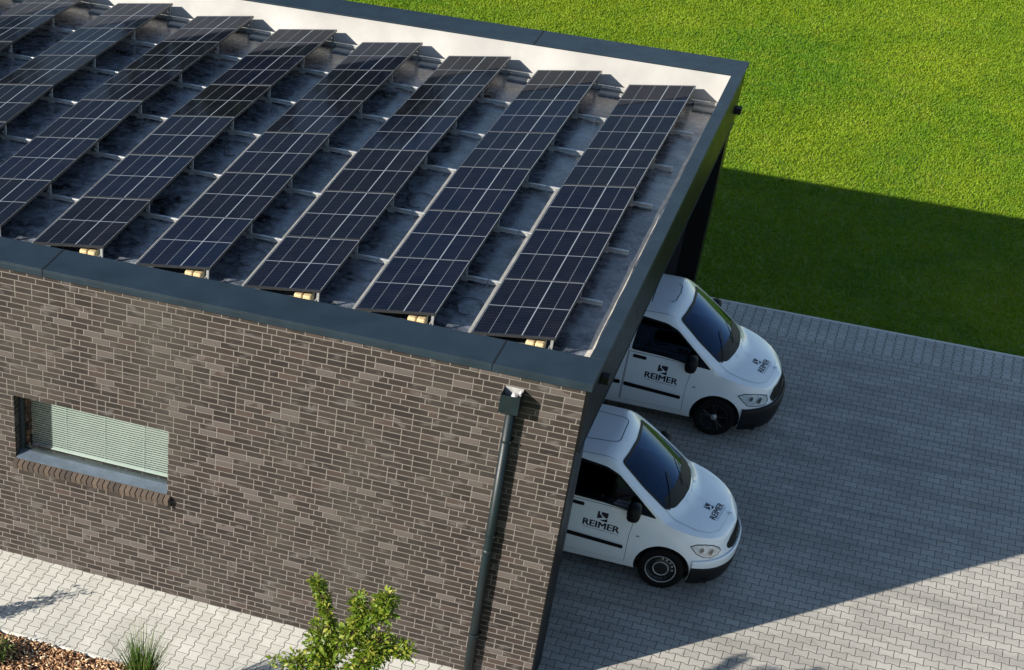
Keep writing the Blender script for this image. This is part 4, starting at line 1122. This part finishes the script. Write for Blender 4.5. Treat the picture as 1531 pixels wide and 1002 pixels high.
def tree(loc, H, rad, label):
    root = empty('tree', loc); tag(root, label, 'tree', 'trees far beyond the lawn')
    st = MB(); st.tube([(0, 0, 0), (.1, 0, H*.3), (0, .1, H*.6), (.05, 0, H*.9)], [.30, .22, .13, .03], 8)
    n = 5200; cl = []
    for k in range(26):
        a = RS.rand()*6.28; q = RS.rand(); z = H*(.22+.72*q); r_ = rad*math.sin(math.pi*min(1, .18+.80*q))**.7*(.45+.5*RS.rand())
        c = np.array([r_*math.cos(a), r_*math.sin(a), z]); cl.append(c); st.tube([(0, 0, z*.75), tuple(c)], [.08, .02], 5, False)
    cl = np.array(cl); idx = RS.randint(0, len(cl), n); o = RS.normal(0, 1, (n, 3)); o /= np.linalg.norm(o, axis=1)[:, None]
    c = cl[idx]+o*(rad*.42)*RS.rand(n)[:, None]**.4
    st.build('trunk', 'bark', root, smooth=True)
    V, F, T = leaves(c, o+RS.normal(0, .6, (n, 3)), .35, .6, .7, .2+.5*RS.rand(n)*RS.rand(len(cl))[idx]+.1)
    leaf_object('crown', 'low', V, F, T, root)
spots = [(-12.5, 43, 11.0, 2.6, 'slender tree at the right end'), (-17, 44, 13.2, 3.4, 'round tree second from the right end'), (-22.5, 43, 12.6, 3.6, 'broad tree third from the right end'), (-28, 45, 14.0, 3.8, 'tall tree in the middle'),
         (-34, 44, 13.0, 3.8, 'broad tree third from the left end'), (-40.5, 45, 14.5, 4.0, 'tall tree second from the left end'), (-47, 45, 14.0, 4.2, 'broad tree at the left end')]
for (x_, y_, H_, r_, la_) in spots: tree((x_, y_, 0), H_, r_, la_+' of the far tree row')
def reed(loc, n, h, label, spread=.12):
    root = empty('ornamental_grass', loc); tag(root, label, 'ornamental grass')
    vs = []; fs = []; ts = []
    for k in range(n):
        a = RS.rand()*2*np.pi; r = spread*math.sqrt(RS.rand()); bx, by = r*math.cos(a), r*math.sin(a)
        H = h*(.55+.45*RS.rand()); le = (.06+.30*RS.rand()**1.6)*H; la = a+RS.normal(0, .5); wd = .010+.006*RS.rand(); pa = RS.rand()*np.pi
        tn = min(1, max(0, RS.normal(.45, .3)));
        o = len(vs)
        for s_ in range(6):
            q = s_/5; cx_ = bx+math.cos(la)*le*q**2.2; cy__ = by+math.sin(la)*le*q**2.2; cz = H*q*(1-.12*q*le/H); w_ = wd*(1-q**2.5)+.001
            vs += [(cx_-math.cos(pa)*w_/2, cy__-math.sin(pa)*w_/2, cz), (cx_+math.cos(pa)*w_/2, cy__+math.sin(pa)*w_/2, cz)]; ts += [tn*(1-.35*q)]*2
        for s_ in range(5): fs.append((o+2*s_, o+2*s_+1, o+2*s_+3, o+2*s_+2))
    leaf_object('blades', 'reed', vs, fs, ts, root)
    return root
reed((-4.66, -2.50, 0), 360, 1.32, 'tall green ornamental grass tuft at the end of the bark bed, blades upright', .12)
shrub((-7.02, -2.42, 0), [([(0, 0, 0), (-.05*k, .1*math.sin(k), .14), (-.10*k+.1, .16*math.sin(k*2), .22)], .008, .20, 240) for k in range(-2, 3)],
      'low dark green ground plant on the bark mulch at the path edge', 'low_plant', 'low', .03, .06, 1.3, 'plant')
shrub((-8.35, -2.45, 0), [([(0, 0, 0), (0, .05, .5), (.05*k, .1*k, .95+.1*k)], .014, .16, 150) for k in range(-2, 3)],
      'leafy shrub left of the frame whose shadow falls on the pale path', L0=.04, L1=.08)
